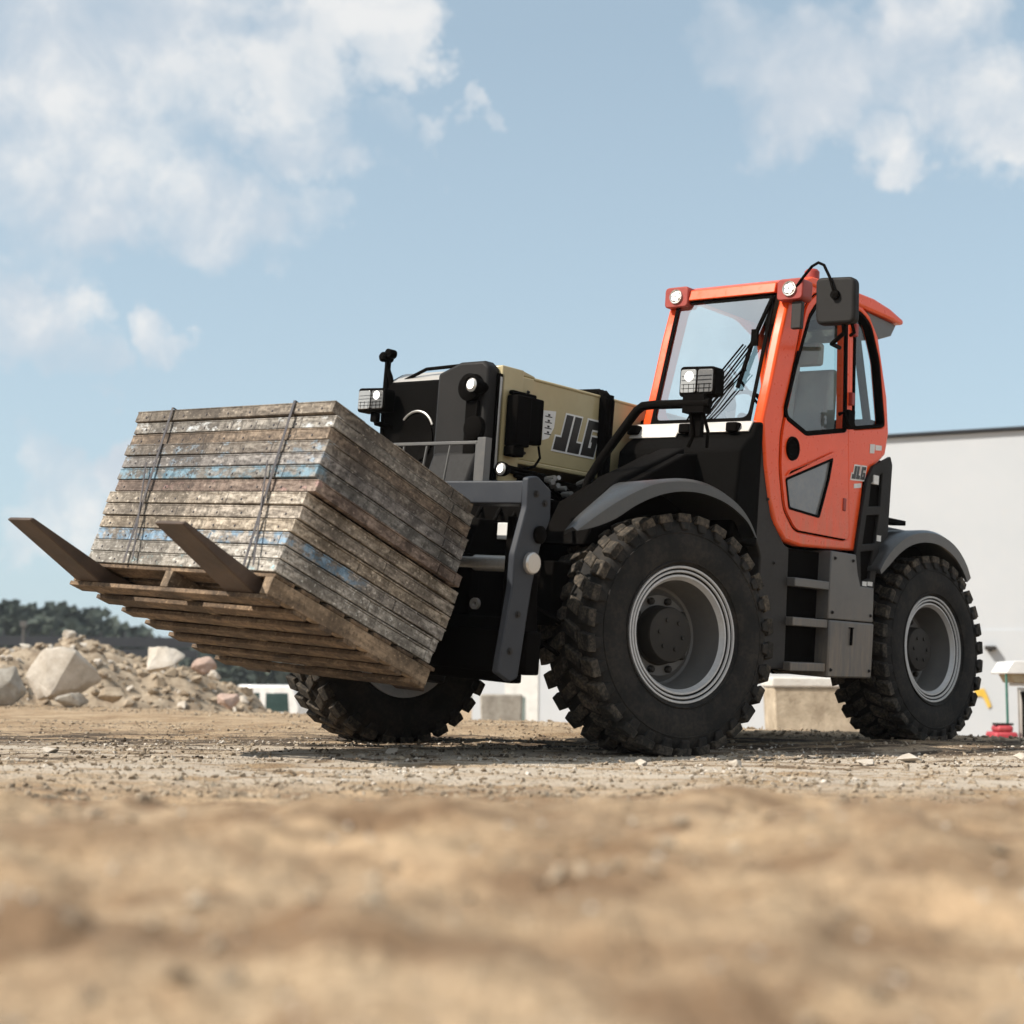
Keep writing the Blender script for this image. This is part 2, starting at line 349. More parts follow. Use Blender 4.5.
# ---- wheels
TR=.675; TW=.44
def make_wheel():
    rim=MB()   # silver outer rings
    for (pf,mi_) in (([(.165,.374),(.202,.380),(.213,.376),(.213,.366),(.204,.363)],0),([(.204,.363),(.190,.361),(.190,.357),(.199,.355)],2),
        ([(.199,.355),(.206,.352),(.206,.343),(.198,.340)],0),([(.198,.340),(.182,.338),(.182,.333),(.190,.331)],2),([(.190,.331),(.197,.328),(.197,.318),(.188,.313),(.170,.300)],0)):
        rim.lathe(pf,96,mi=mi_)
    # dish barrel and disc
    rim.lathe([(.170,.300),(.05,.292),(-.02,.275),(-.03,.262)],96,mi=1)
    rim.lathe([(-.03,.262),(-.012,.232),(0,.225),(0,.10),(-.05,.095)],96,mi=1)
    rim.lathe([(-.19,.372),(-.212,.372),(-.204,.336),(-.17,.30),(-.03,.29)],64,mi=0)
    root=rim.build('wheel',[M['rim'],M['dish'],M['hub']],TH,0)
    ty=MB()
    prof=[(.185,.366),(.214,.385),(.226,.42),(.232,.47),(.230,.53),(.222,.585),(.208,.618),(.19,.632),(.10,.637),(0,.638)]
    full=prof+[(-a,b) for a,b in prof[-2::-1]]
    ty.lathe(full,96)
    # ridges near the bead
    for rr_ in (.40,.56):
        ty.lathe([(.222,rr_-.006),(.2345,rr_),(.222,rr_+.006)],96)
    NL=30
    def block(a0,a1,y0,y1,skew,h=.045,foot=0.):
        # block in (angle,axial) with skew; r from .628 to TR ; shoulder blocks wrap down the sidewall
        vs=[]
        for rad,sh in ((.62,1.0),(TR-.006,.86)):
            for yy in (y0,y1):
                k=(yy-y0)/(y1-y0+1e-9)
                for aa in (a0,a1):
                    am=(a0+a1)/2; a=am+(aa-am)*sh+skew*k; y=(y0+y1)/2+(yy-(y0+y1)/2)*(.93 if rad>.64 else 1.0)
                    vs.append((rad*math.cos(a),y,rad*math.sin(a)))
        ty.add(vs,[(0,1,3,2),(4,6,7,5),(0,4,5,1),(2,3,7,6),(0,2,6,4),(1,5,7,3)],1)
    st=2*PI/NL
    for i in range(NL):
        a=i*st
        for sg in (1,-1):
            off=0 if sg==1 else st/2
            A=a+off
            # shoulder block with a foot down the sidewall
            block(A-.37*st,A+.37*st,sg*.232,sg*.132,.16*st)
            v=[]
            for rad,yy,hw in ((.575,sg*.226,.20),(.575,sg*.212,.20),(.667,sg*.222,.32),(.64,sg*.18,.30)):
                for s2 in (-1,1):
                    an=A+s2*hw*st; v.append((rad*math.cos(an),yy+ (sg*.012 if rad<.6 and yy*sg>.22 else 0),rad*math.sin(an)))
            ty.add(v,[(0,1,3,2),(0,4,5,1),(2,3,7,6),(4,6,7,5),(0,2,6,4),(1,5,7,3)])
            # diagonal inner bars
            block(A+.02*st,A+.62*st,sg*.125,sg*.012,.42*st)
            if i%2==0: pass
    t=ty.build('tyre',[M['rubber'],M['tread']],root,.006,smooth=40)
    hb=MB()
    hb.lathe([(0,.0),(.0,.172),(.05,.168),(.06,.160),(.135,.156),(.150,.148),(.156,.11),(.156,.0)],48)
    for k in range(6):
        a=k*PI/3+.3; c=(.085*math.cos(a),.158,.085*math.sin(a)); hb.lathe([(-.006,.013),(.006,.012),(.006,0)],8,c=c)
    h=hb.build('hub',M['hub'],root,.0)
    h.location=(0,-.045,0)
    for k in range(10):
        a=2*PI*k/10+.1; nb=MB()
        nb.lathe([(-.01,.021),(.022,.020),(.03,.013),(.03,0)],8,c=(.198*math.cos(a),0,.198*math.sin(a)))
        nb.build('wheel_nut',M['hub'],root)
    return root
wh=make_wheel()
def place_wheel(o, x, y, yawd, flip, spin):
    o.parent=TH
    o.matrix_local=Matrix.Translation((x,y,TR-.02))@Matrix.Rotation(R(yawd)+(PI if flip else 0),4,'Z')@Matrix.Rotation(spin,4,'Y')
STR=-15
place_wheel(wh,-.055,1.03,STR-1,False,.1)
for (x,y,yw,fl,sp) in ((-3.24,1.03,-7,False,.25),(0,-1.03,STR,True,.4),(-3.3,-1.03,-2,True,.3)):
    c=copy_tree(wh,TH); place_wheel(c,x,y,yw,fl,sp)
# ---- chassis
for x in (0,-3.24):
    ax=MB()
    ax.tube([(x,-.9,TR),(x,.9,TR)],.10,14); ax.lathe([(-.16,.0),(-.16,.12),(-.08,.2),(.08,.2),(.16,.12),(.16,0)],20,c=(x,0,TR),axis='y')
    for s in (-1,1): ax.tube([(x,s*.66,TR),(x,s*.86,TR)],.18,16)
    ax.build('axle',M['black'],TH,0)
ch=MB()
ch.prism([(.55,.62),(.62,1.25),(.35,1.48),(-3.9,1.48),(-4.1,1.2),(-4.05,.75),(-2.6,.50),(-.9,.50)],'y',-.36,.36)
ch.box(-.75,-2.4,.36,1.06,.60,1.30)
ch.box(-.8,-2.5,-1.1,-.36,.55,1.3)
ch.prism([(-.62,1.32),(-.70,1.85),(-.5,1.82),(.0,1.60),(.3,1.45),(.45,1.2),(-.4,1.2)],'y',.55,.86)
ch.box(-.9,-3.0,.22,.34,1.3,2.1)
ch.box(-2.5,-3.9,.36,.95,1.1,1.5)
part('chassis',ch,M['black'],.012)
fr=MB()   # front frame in black around the tilt linkage
fr.box(.52,.66,-.5,.62,.55,1.4); fr.prism([(.6,.5),(1.0,.46),(1.08,.9),(.9,1.3),(.6,1.3)],'y',.42,.50)
fr.prism([(.6,.5),(1.0,.46),(1.08,.9),(.9,1.3),(.6,1.3)],'y',-.50,-.42)
fr.box(.3,.62,.3,.8,.75,1.1)
part('front_frame',fr,M['black'],.01)
# ---- boom
bo=MB()
bo.box(-3.4,.46,-.2,.2,1.70,2.19)
bo.box(.28,.475,-.19,.215,1.55,2.222)
bo.prism([(.28,2.225),(.16,2.205),(.16,2.19),(.28,2.19)],'y',-.2,.2)
bo.box(-3.4,.30,-.205,.208,1.672,1.70)
bo.box(-3.4,.17,-.195,.207,2.178,2.197)
boom=part('boom',bo,M['tan'],.008)
fl=MB(); fl.box(.476,.492,.155,.222,1.62,2.15); part('collar_highlight',fl,M['steel'],.003,parent=boom)  # silver strip stands in for the highlight on the boom's front flange
band=MB()
for dx in (0,.035,.07): band.tube([(-.49-dx,.235,1.45),(-.49-dx,.238,1.9),(-.50-dx,.235,2.17),(-.50-dx,.18,2.225),(-.5-dx,-.1,2.23)],.017,8)
band.box(-.60,-.48,.2,.226,1.75,2.21)
part('hose_band',band,M['black'],.003,parent=boom)
cb=MB(); cb.box(.43,.30,.222,.31,1.76,2.055); cb.box(.30,.165,.222,.29,1.79,2.06); cb.box(.43,.33,.222,.30,1.70,1.76); cb.box(.42,.2,.222,.26,2.06,2.085)
cbo=part('control_box',cb,M['black'],.01,parent=boom)
hs=MB(); hs.tube([(.16,.26,1.79),(.15,.27,1.72),(.18,.26,1.67),(.3,.24,1.63)],.008,6)
for k in range(5):
    z=1.64-.02*k; hs.tube([(.42-.05*k,.23,z),(.1,.26,z-.02),(-.15,.25,z-.08-.01*k),(-.4,.27,z-.12),(-.6,.25,z-.1)],.014,8)
part('hydraulic_hose',hs,M['black'],0,parent=boom)
# fittings below the boom
rnd=random.Random(3)
for k in range(14):
    x=.1-rnd.random()*.5; z=1.48+rnd.random()*.14
    ft=MB(); ft.tube([(x,.26,z),(x+rnd.uniform(-.03,.03),.34,z+rnd.uniform(-.02,.02))],rnd.uniform(.009,.018),8); part('fitting',ft,M['steel'],0,parent=boom)
pl=MB()
pl.prism([(.06,1.84),(.065,2.02),(-.055,2.03),(-.045,1.93),(0,1.86)],'y',.2,.2035); part('white_decal',pl,M['white'],0,parent=boom)
dm=MB()
for z in (1.88,1.915,1.95,1.985):
    dm.box(.045-.0,-.02,.2035,.2045,z,z+.006); dm.box(.02,.0,.2035,.2045,z+.008,z+.02)
part('decal_mark',dm,M['letter'],0,parent=boom)
# lettering
LET={'J':[(0,0),(.60,0),(.60,1),(.27,1),(.27,.36),(0,.36)],
 'L':[(.70,0),(1.28,0),(1.28,.30),(1.03,.30),(1.03,1),(.70,1)],
 'G':[(1.38,0),(2.05,0),(2.05,.56),(1.74,.56),(1.74,.40),(1.80,.40),(1.80,.24),(1.66,.24),(1.66,.76),(2.05,.76),(2.05,1),(1.38,1)]}
def lettering(x0,z0,h,ypl,parent,matb,matw,sl=.30,sk=.0,bord=.10,wd=1.0):
    wb=MB(); bb=MB(); k=0
    for key,pg in LET.items():
        def tr(p): return (x0-(p[0]*wd+p[1]*sl)*h, z0+p[1]*h+sk*p[0]*h)
        k+=1
        wb.prism([tr(p) for p in offset(pg,bord)],'y',ypl,ypl+.003+.0004*k)
        bb.prism([tr(p) for p in pg],'y',ypl+.0035,ypl+.006)
    wb.build('logo_outline',matw,parent,0,smooth=0); bb.build('logo_letters',matb,parent,0,smooth=0)
lettering(-.045,1.80,.225,.2,boom,M['letter'],M['white'],.28,.0,.05,.88)
# boom head (inner section and nose)
hd=MB()
hd.prism([(-.18,1.5),(.17,1.5),(.195,1.6),(.195,2.20),(.15,2.235),(-.03,2.235),(-.20,2.175),(-.20,1.6)],'x',.47,.575)
hd.prism([(.50,1.72),(.60,1.70),(.70,1.45),(1.0,1.15),(1.10,.45),(.72,.38),(.60,.9),(.48,1.3)],'y',-.17,.17)
bh=part('boom_head',hd,M['headgrey'],.02)
bx=MB(); bx.box(.575,.60,.06,.15,1.58,2.0); bx.box(.45,.50,.19,.215,1.55,2.17); part('guide_rail',bx,M['black'],.004,parent=bh)
def round_lamp(name,c,r,parent,depth=.09,dirx=1):
    b=MB(); b.lathe([(-depth,0),(-depth,r*.7),(-depth*.5,r*1.1),(0,r*1.2),(.006,r*1.15),(-.004,r*1.02)],28,c=c,axis='x')
    o=b.build(name,M['black'],parent,0)
    if parent is TH: o.matrix_local=BODY
    l=MB(); l.lathe([(-.002,r*1.03),(.008,r*.7),(.012,0)],24,c=c,axis='x'); l.build('lens',M['lens'],o,0)
    e=MB(); e.lathe([(.009,r*.62),(.016,r*.3),(.018,0)],16,c=c,axis='x'); e.build('lit_bulb',M['lamp'],o,0)
    return o
round_lamp('work_lamp',(.68,.165,2.075),.040,TH,.12)
b=MB(); b.lathe([(-.05,0),(-.05,.085),(.02,.08),(.035,.05),(.035,0)],24,c=(.60,.09,2.075),axis='x'); part('lamp_housing',b,M['black'],0,parent=bh)
round_lamp('work_lamp',(.50,.275,1.615),.036,TH,.06)
dc=MB(); dc.lathe([(0,.0),(0,.075),(.03,.07),(.04,.05),(.04,0)],20,c=(.575,.13,1.84),axis='x'); part('boss',dc,M['black'],0,parent=bh)
# ---- engine hood, far side
eh=MB()
eh.prism([(0,1.25),(0,2.25),(-.015,2.268),(-.13,2.335),(-.30,2.35),(-2.5,2.30),(-2.6,2.2),(-2.6,1.25)],'y',-1.22,-.50)
hood=part('engine_hood',eh,M['bonnet'],.025,seg=3)
ar=MB()
ar.tube([(.006,-.90+.155*math.cos(a),1.90+.16*math.sin(a)) for a in [R(25+6*k) for k in range(20)]],.008,6)
part('hood_arc_highlight',ar,M['steel'],0,parent=hood)  # bright arc modelled in place of the highlight round the hood opening
st_=MB(); st_.prism([(-.006,2.262),(-.016,2.272),(-.128,2.339),(-.124,2.333)],'y',-1.17,-.53); part('hood_edge_glare',st_,M['glare_silver'],0,parent=hood)  # pale strip paints the glare along the black hood's sloping edge
ar=MB(); ar.lathe([(0,.15),(.010,.15),(.010,.14),(.004,.13),(.003,0)],40,c=(0,-.90,1.88),axis='x'); part('round_cover',ar,M['black'],0,parent=hood)
th=MB(); th.tube([(-.05,-1.18,2.25),(-.05,-.9,2.345),(-.08,-.6,2.36)],.012,8); part('hood_handle',th,M['black'],0,parent=hood)
# ---- headlights on brackets
def headlight(x,y,zc,wd,hh,inner):
    b=MB(); b.prism(fillet([(y-wd/2,zc-hh/2),(y+wd/2,zc-hh/2+.006),(y+wd/2-.004,zc+hh/2),(y-wd/2,zc+hh/2+.008)],.025),'x',x-.10,x)
    b.box(x-.07,x-.03,y-.03,y+.03,zc-hh/2-.06,zc-hh/2)
    o=part('headlight',b,M['black'],.008)
    l=MB(); y0,y1=(y-wd/2+.012,y-.005) 
    l.prism(fillet([(y0,zc-hh/2+.02),(y1,zc-hh/2+.02),(y1,zc+hh/2-.014),(y0,zc+hh/2-.012)],.015),'x',x,x+.008); part('lens',l,M['lens'],.003,parent=o)
    l=MB(); l.prism(fillet([(y+.005,zc-hh/2+.02),(y+wd/2-.012,zc-hh/2+.02),(y+wd/2-.014,zc+hh/2-.016),(y+.005,zc+hh/2-.014)],.015),'x',x,x+.006); part('indicator_lens',l,M['lensdim'],.003,parent=o)
    e=MB(); cy=(y-.05) if inner else (y+.055); e.lathe([(.007,.028),(.014,.02),(.016,0)],20,c=(x+.002,cy,zc+.03),axis='x'); part('lit_bulb',e,M['lamp'],0,parent=o)
    g=MB()
    for k in range(1,5): g.box(x+.008,x+.0095,y-wd/2+.02,y+wd/2-.02,zc-hh/2+.02+k*hh*.14,zc-hh/2+.0225+k*hh*.14)
    for k in range(1,7): g.box(x+.008,x+.0095,y-wd/2+k*wd/7,y-wd/2+k*wd/7+.002,zc-hh/2+.02,zc-hh/2+.07)
    part('lens_ribs',g,M['black'],0,parent=o)
    return o
headlight(0,1.235,2.155,.235,.165,True)
headlight(.13,-1.21,2.125,.25,.155,False)
am=MB(); am.tube([(.05,.50,1.42),(.03,.555,1.62),(.0,.60,1.72),(.0,.80,1.96),(.0,.84,2.005),(.0,.88,2.03),(.0,.95,2.034),(.0,1.33,2.03)],.026,12)
am.box(-.06,.02,1.16,1.30,1.98,2.08); am.tube([(0,1.2,2.0),(-.02,1.22,1.86),(-.05,1.17,1.8)],.012,8); am.tube([(0,1.28,2.0),(-.04,1.3,1.88),(-.1,1.26,1.8)],.010,8)
am.box(-.06,-.02,1.19,1.26,1.85,2.0)
part('lamp_arm',am,M['black'],0)
am=MB(); am.tube([(-.05,-1.1,1.95),(.08,-1.2,1.98),(.08,-1.23,2.05)],.018,8); am.tube([(-.02,-1.22,1.7),(.0,-1.215,2.1),(.0,-1.21,2.42)],.021,10)
am.tube([(.0,-1.215,2.36),(.0,-1.18,2.30),(-.02,-1.17,2.22)],.018,8)
am.lathe([(-.05,0),(-.05,.028),(.03,.034),(.045,.02),(.045,0)],14,c=(0.01,-1.225,2.43),axis='x'); am.lathe([(-.03,0),(-.03,.03),(.03,.03),(.035,0)],14,c=(0,-1.19,2.455),axis='x')
part('camera_post',am,M['black'],0)

# ---- cab
cabM=M['orange']
A_=[(-.87,2.07),(-.885,2.00),(-.93,1.80),(-1.0,1.61),(-1.09,1.46),(-1.22,1.365),(-1.42,1.345),(-2.17,1.37),(-2.21,1.55),(-2.29,1.83),(-2.36,1.96),(-2.52,2.06),
    (-2.555,2.22),(-2.50,2.46),(-2.40,2.68),(-2.32,2.85),(-2.18,2.97),(-1.98,3.045),(-1.74,3.062),(-1.36,3.045),(-1.20,2.985),(-1.10,2.88),(-1.02,2.62),(-.945,2.33)]
door_o=fillet([(-1.09,2.00),(-1.10,1.80),(-1.175,1.56),(-1.33,1.435),(-2.045,1.43),(-1.955,2.1),(-1.875,2.985),(-1.45,2.985,.12),(-1.30,2.86)],.06)
win1=fillet([(-1.335,2.80),(-1.20,2.46),(-1.105,2.17),(-1.135,2.11),(-1.39,2.045),(-1.915,2.14),(-1.845,2.93),(-1.45,2.93,.1)],.03)
win2=fillet([(-1.955,2.97),(-2.07,2.965,.08),(-2.20,2.91),(-2.35,2.69),(-2.485,2.25),(-2.02,2.17)],.05)
tri0=[(-1.165,1.745),(-1.755,1.945),(-1.72,1.80),(-1.615,1.545),(-1.225,1.565)]
tri=fillet(tri0,.02)
cf=MB()
cf.plate(A_,[door_o,win2],'y',1.075,1.15)
A2=[(p[0],p[1]) for p in A_]
bigw=fillet([(-1.24,2.88),(-1.02,2.15),(-1.2,2.08),(-2.42,2.12),(-2.2,2.85),(-1.9,2.95),(-1.4,2.95)],.06)
cf.plate(A2,[bigw],'y',.26,.335)
cab=part('cab',cf,cabM,.018,seg=3)
# front pillar skins, header, lower cowl, floor, rear frame
hb=MB()
hb.prism([(-1.075,2.895),(-1.045,2.895),(-1.06,2.962),(-1.14,2.985),(-1.5,3.01),(-1.5,2.97),(-1.15,2.94)],'y',.336,1.074); part('header_beam',hb,cabM,.006,parent=cab)
rf=MB()
rf.prism([(-1.22,2.995),(-1.36,3.055),(-1.74,3.078),(-2.2,3.09),(-2.45,3.07),(-2.66,3.03),(-2.66,2.995),(-2.45,3.0),(-2.1,3.0)],'y',.25,1.165)
rfo=part('roof',rf,cabM,.015,parent=cab)
rv=MB(); rv.prism([(-2.15,2.998),(-2.62,2.99),(-2.55,2.90),(-2.36,2.84)],'y',.30,1.13); part('rear_visor',rv,M['grey'],.008,parent=cab)
hl=MB(); hl.box(-1.25,-2.1,.34,1.07,2.95,2.985); part('headliner',hl,M['dark'],.004,parent=cab)
rb=MB(); rb.box(-2.40,-2.50,.336,1.074,2.0,2.30); rb.box(-2.18,-2.24,.336,1.074,2.90,2.97); rb.tube([(-2.45,.38,2.3),(-2.2,.38,2.93)],.03,8); rb.tube([(-2.45,1.03,2.3),(-2.2,1.03,2.93)],.03,8)
part('rear_frame',rb,M['dark'],.006,parent=cab)
rg=MB(); rg.add([(-2.46,.37,2.28),(-2.46,1.04,2.28),(-2.21,1.04,2.92),(-2.21,.37,2.92)],[(0,1,2,3)]); part('rear_glass',rg,M['glass'],0,parent=cab)
fb=MB(); fb.box(-.95,-2.3,.336,1.07,1.38,1.55); fb.prism([(-.92,1.95),(-.92,2.06),(-1.22,2.10),(-1.25,1.55),(-1.0,1.55)],'y',.336,1.07); fb.box(-2.1,-2.45,.336,1.07,1.55,2.05); part('cab_floor',fb,M['trim'],.01,parent=cab)
# glass
def gl(name,pts,mat,parent,th=.006,bev=0):
    g=MB(); p=[Vector(q) for q in pts]; n=(p[1]-p[0]).cross(p[2]-p[0]).normalized()*th; k=len(p)
    g.add(p,[tuple(range(k))])
    return g.build(name,mat,parent,0,smooth=0)
wsp=[(-.862,.345,2.065),(-.862,1.068,2.065),(-1.078,1.068,2.89),(-1.078,.345,2.89)]
ws=gl('windscreen',wsp,M['windscreen'],cab)
g=MB(); wo=[(.34,2.05),(1.072,2.05),(1.072,2.895),(.34,2.895)]
def wsx(z): return -.862-(z-2.065)*(.216/.825)
ring=fillet([(.365,2.085),(1.05,2.085),(1.05,2.875),(.365,2.875)],.05)
g.plate(wo,[ring],'x',0,.010)
g.v=[(x+wsx(z)+.002,y,z) for x,y,z in g.v]
part('windscreen_seal',g,M['black'],0,parent=cab)
gg=MB(); gg.plate(offset(win2,.0),[offset(win2,-.022)],'y',1.10,1.154); part('window_seal',gg,M['black'],0,parent=cab)
gg=MB(); gg.add([(p[0],1.12,p[1]) for p in win2],[tuple(range(len(win2)))]); part('quarter_window',gg,M['glass'],0,parent=cab,smooth=0)
gg=MB(); gg.add([(p[0],.29,p[1]) for p in bigw],[tuple(range(len(bigw)))]); part('side_window',gg,M['glass'],0,parent=cab,smooth=0)
# door
dr=MB(); dr.plate(offset(door_o,-.008),[win1,tri],'y',1.085,1.158)
door=part('door',dr,cabM,.012,parent=cab,seg=3)
gp=MB(); gp.plate(offset(door_o,.001),[offset(door_o,-.010)],'y',1.08,1.140); part('door_seal',gp,M['black'],0,parent=door)
gg=MB(); gg.plate(offset(win1,.004),[offset(win1,-.026)],'y',1.145,1.163); part('door_window_seal',gg,M['black'],.003,parent=door)
gg=MB(); gg.add([(p[0],1.12,p[1]) for p in win1],[tuple(range(len(win1)))]); part('door_window',gg,M['glass'],0,parent=door,smooth=0)
gg=MB(); gg.plate(fillet(offset(tri0,.003),.02),[fillet(offset(tri0,-.012),.015)],'y',1.148,1.162); part('kick_window_seal',gg,M['black'],0,parent=door)
gg=MB(); gg.prism(tri,'y',1.142,1.148); part('kick_window',gg,M['kick'],0,parent=door,smooth=0)
ridge=MB(); ridge.prism([(-1.16,1.76),(-1.76,1.985),(-1.79,1.985),(-1.20,1.80)],'y',1.150,1.170); part('door_ridge',ridge,cabM,.006,parent=door)
vt=MB(); vt.lathe([(1.15,.0),(1.162,.0),(1.164,.058),(1.172,.062),(1.172,.072),(1.158,.076),(1.15,.076)][::-1],32,c=(-1.225,0,1.94),axis='y')
for k in range(5): vt.box(-1.28,-1.17,1.158,1.168,1.90+.018*k,1.907+.018*k)
part('air_vent',vt,M['black'],0,parent=door)
dh=MB(); dh.tube([(-1.80,1.16,2.24),(-1.80,1.20,2.25),(-1.83,1.21,2.18),(-1.88,1.20,2.17),(-1.90,1.16,2.18)],.014,8); dh.box(-1.86,-1.95,1.155,1.20,2.16,2.28); part('door_handle',dh,M['black'],.004,parent=door)
for z in (1.62,2.32,2.78):
    hg=MB(); hg.box(-1.925,-1.965,1.15,1.185 if z>2 else 1.165,z,z+.085); part('hinge',hg,M['redshade'],.006,parent=door)
yl=MB(); yl.box(-1.17,-1.25,1.06,1.09,2.17,2.50); part('yellow_label',yl,M['yellow'],.0,parent=door)
# decals on the rear quarter
lettering(-2.035,1.845,.088,1.15,cab,M['letter'],M['white'],.22,.06,.12,1.0)
for dpoly in ([(-2.28,2.045),(-2.345,2.052),(-2.35,2.115),(-2.28,2.108)],[(-2.36,2.075),(-2.45,2.085),(-2.45,2.118),(-2.36,2.112)],[(-2.08,1.785),(-2.18,1.80),(-2.18,1.83),(-2.08,1.815)]):
    ds=MB(); ds.prism(dpoly,'y',1.15,1.1532); part('small_decal',ds,M['white'],0,parent=cab)
# roof lamps, beacon
for y,zz in ((.35,2.925),(1.185,2.905)):
    b=MB(); b.prism(fillet([(y-.09,zz-.07),(y+.09,zz-.07),(y+.09,zz+.065),(y-.09,zz+.065)],.03),'x',-1.16,-1.035)
    o=part('roof_lamp_housing',b,M['redshade'],.008,parent=cab)
    l=MB(); l.lathe([(0,.048),(.012,.046),(.008,.038)],24,c=(-1.035,y,zz),axis='x'); l.lathe([(.004,.04),(.014,.02),(.015,0)],24,c=(-1.035,y,zz),axis='x')
    lo=l.build('roof_lamp',M['lens'],cab,0)
    e=MB()
    for k in range(5):
        a=2*PI*k/5; e.lathe([(.012,.013),(.020,.008),(.021,0)],10,c=(-1.035,y+.02*math.cos(a),zz+.02*math.sin(a)),axis='x')
    e.build('led',M['lamp'],cab,0)
b=MB(); b.box(-1.10,-1.06,1.19,1.26,2.66,2.83); part('wiper_motor_box',b,M['dark'],.006,parent=cab)
b=MB(); b.lathe([(0,.05),(.06,.048),(.075,.035),(.075,0)],20,c=(-1.45,1.10,3.05),axis='z'); part('beacon',b,M['redshade'],.0,parent=cab)
# wipers
def ws_pt(px,pz,off=.02): return (wsx(pz)+off,px,pz)
b=MB(); b.tube([ws_pt(1.06,2.87),ws_pt(.99,2.60,.03),ws_pt(.94,2.28,.02)],.014,8); b.obox(ws_pt(1.0,2.60,.035),(.03,.04,.10),(0,.0,.2)); part('wiper_blade',b,M['black'],0,parent=cab)
b=MB()
for (a1,z1,a2,z2,a3,z3) in ((.93,2.56,.70,2.22,.62,2.06),(.98,2.56,.76,2.20,.67,2.05),(.97,2.40,.80,2.18,.71,2.05)):
    b.tube([ws_pt(a1,z1,.04),ws_pt(a2,z2,.05),ws_pt(a3,z3,.03)],.006,6); b.tube([ws_pt(a1+.02,z1-.01,.04),ws_pt(a2+.025,z2,.05),ws_pt(a3+.03,z3,.03)],.004,6)
part('wiper_arm',b,M['black'],0,parent=cab)
# interior
b=MB(); b.prism(fillet([(-1.75,1.75),(-1.72,1.98),(-2.02,2.05),(-2.10,2.6),(-2.22,2.62),(-2.2,1.75)],.05),'y',.50,.92); b.prism(fillet([(-2.08,2.64),(-2.10,2.80),(-2.19,2.80),(-2.19,2.64)],.03),'y',.60,.82); part('seat',b,M['seat'],.04,parent=cab,seg=3)
b=MB(); b.tube([(-1.15,.72,1.9),(-1.35,.72,2.17)],.04,10); b.tube([Vector((-1.37,.72,2.19))+Vector((.09*math.cos(a)*.6,.17*math.sin(a),.14*math.cos(a))) for a in [2*PI*k/20 for k in range(21)]],.014,8); part('steering_wheel',b,M['black'],0,parent=cab)
b=MB(); b.prism(fillet([(-1.30,2.05),(-1.32,2.30),(-1.42,2.52),(-1.55,2.5),(-1.62,2.3),(-1.6,2.05)],.06),'y',.42,.50); b.box(-1.6,-2.3,.36,.44,2.0,2.1); part('side_console',b,M['trim'],.02,parent=cab)
b=MB(); b.lathe([(0,.05),(.04,.04),(.04,0)],16,c=(-1.5,.5,2.28),axis='y'); b.lathe([(0,.03),(.04,.025),(.04,0)],14,c=(-1.42,.5,2.16),axis='y'); b.lathe([(0,.03),(.04,.025),(.04,0)],14,c=(-1.3,.5,2.14),axis='y'); part('console_knob',b,M['black'],0,parent=cab)
b=MB(); b.prism([(-2.05,2.1),(-2.09,2.1),(-2.12,2.95),(-2.06,2.95)],'y',.62,.68); part('seat_belt',b,M['trim'],0,parent=cab)
b=MB(); b.tube([(-1.75,.33,2.60),(-2.15,.33,2.40)],.010,6); part('side_wiper',b,M['black'],0,parent=cab)
# mirror
b=MB(); b.prism(fillet([(1.412,2.650),(1.668,2.645),(1.655,2.925),(1.397,2.94)],.045,5),'x',-1.04,-.965)
mi=part('mirror',b,M['headgrey'],.018,seg=3)
b=MB(); b.prism(fillet([(1.43,2.67),(1.65,2.665),(1.635,2.90),(1.42,2.915)],.03),'x',-1.047,-1.041); part('mirror_glass',b,M['mirror'],0,parent=mi)
b=MB(); b.tube([(-1.05,1.17,2.85),(-1.03,1.28,2.97),(-1.0,1.35,3.02),(-.985,1.40,3.035),(-.965,1.45,3.01),(-.95,1.50,2.93),(-.94,1.53,2.86),(-.955,1.54,2.82)],.009,8); b.lathe([(0,.03),(.025,.026),(.03,0)],14,c=(-.965,1.54,2.82),axis='x')
b.tube([(-1.0,1.58,2.67),(-1.02,1.58,2.60),(-1.3,1.35,2.60),(-1.7,1.19,2.66)],.014,8); b.tube([(-1.0,1.63,2.67),(-1.03,1.64,2.60),(-1.1,1.58,2.60)],.010,8)
part('mirror_bracket',b,M['black'],0,parent=mi)
# ---- bonnet below the windscreen
b=MB()
b.prism([(-.865,1.3),(-.865,2.055),(-.80,2.045),(-.745,1.955),(-.70,1.93),(-.62,1.86),(-.56,1.3)],'y',.27,1.165)
b.prism([(.35,1.25),(.30,1.45),(.05,1.62),(-.58,1.87),(-.60,1.3)],'y',.62,.80)
bn=part('front_bonnet',b,M['bonnet'],.02,seg=3)
b=MB(); b.prism([(-.845,2.060),(-.79,2.052),(-.728,1.957),(-.738,1.952),(-.80,2.045)],'y',.262,.62); b.prism([(-.845,2.060),(-.79,2.052),(-.742,1.985),(-.752,1.978),(-.80,2.045)],'y',.62,1.13)
part('glare_silver',b,M['glare_silver'],.005,parent=bn)  # silver strips paint the sky glare on the bonnet's sloping top
for y in (.29,.68,1.02):
    b=MB(); b.box(-.72,-.78,y-.04,y+.04,1.98,2.04); part('bonnet_catch',b,M['black'],.01,parent=bn)
b=MB(); b.prism(fillet([(-.93,2.0),(-.96,1.75),(-1.06,1.5),(-1.24,1.34),(-1.30,1.33),(-1.33,.57),(-.97,.57),(-.96,1.25),(-.85,1.4),(-.80,1.95)],.02),'y',.95,1.135)
part('side_column',b,M['dark'],.03,seg=3)
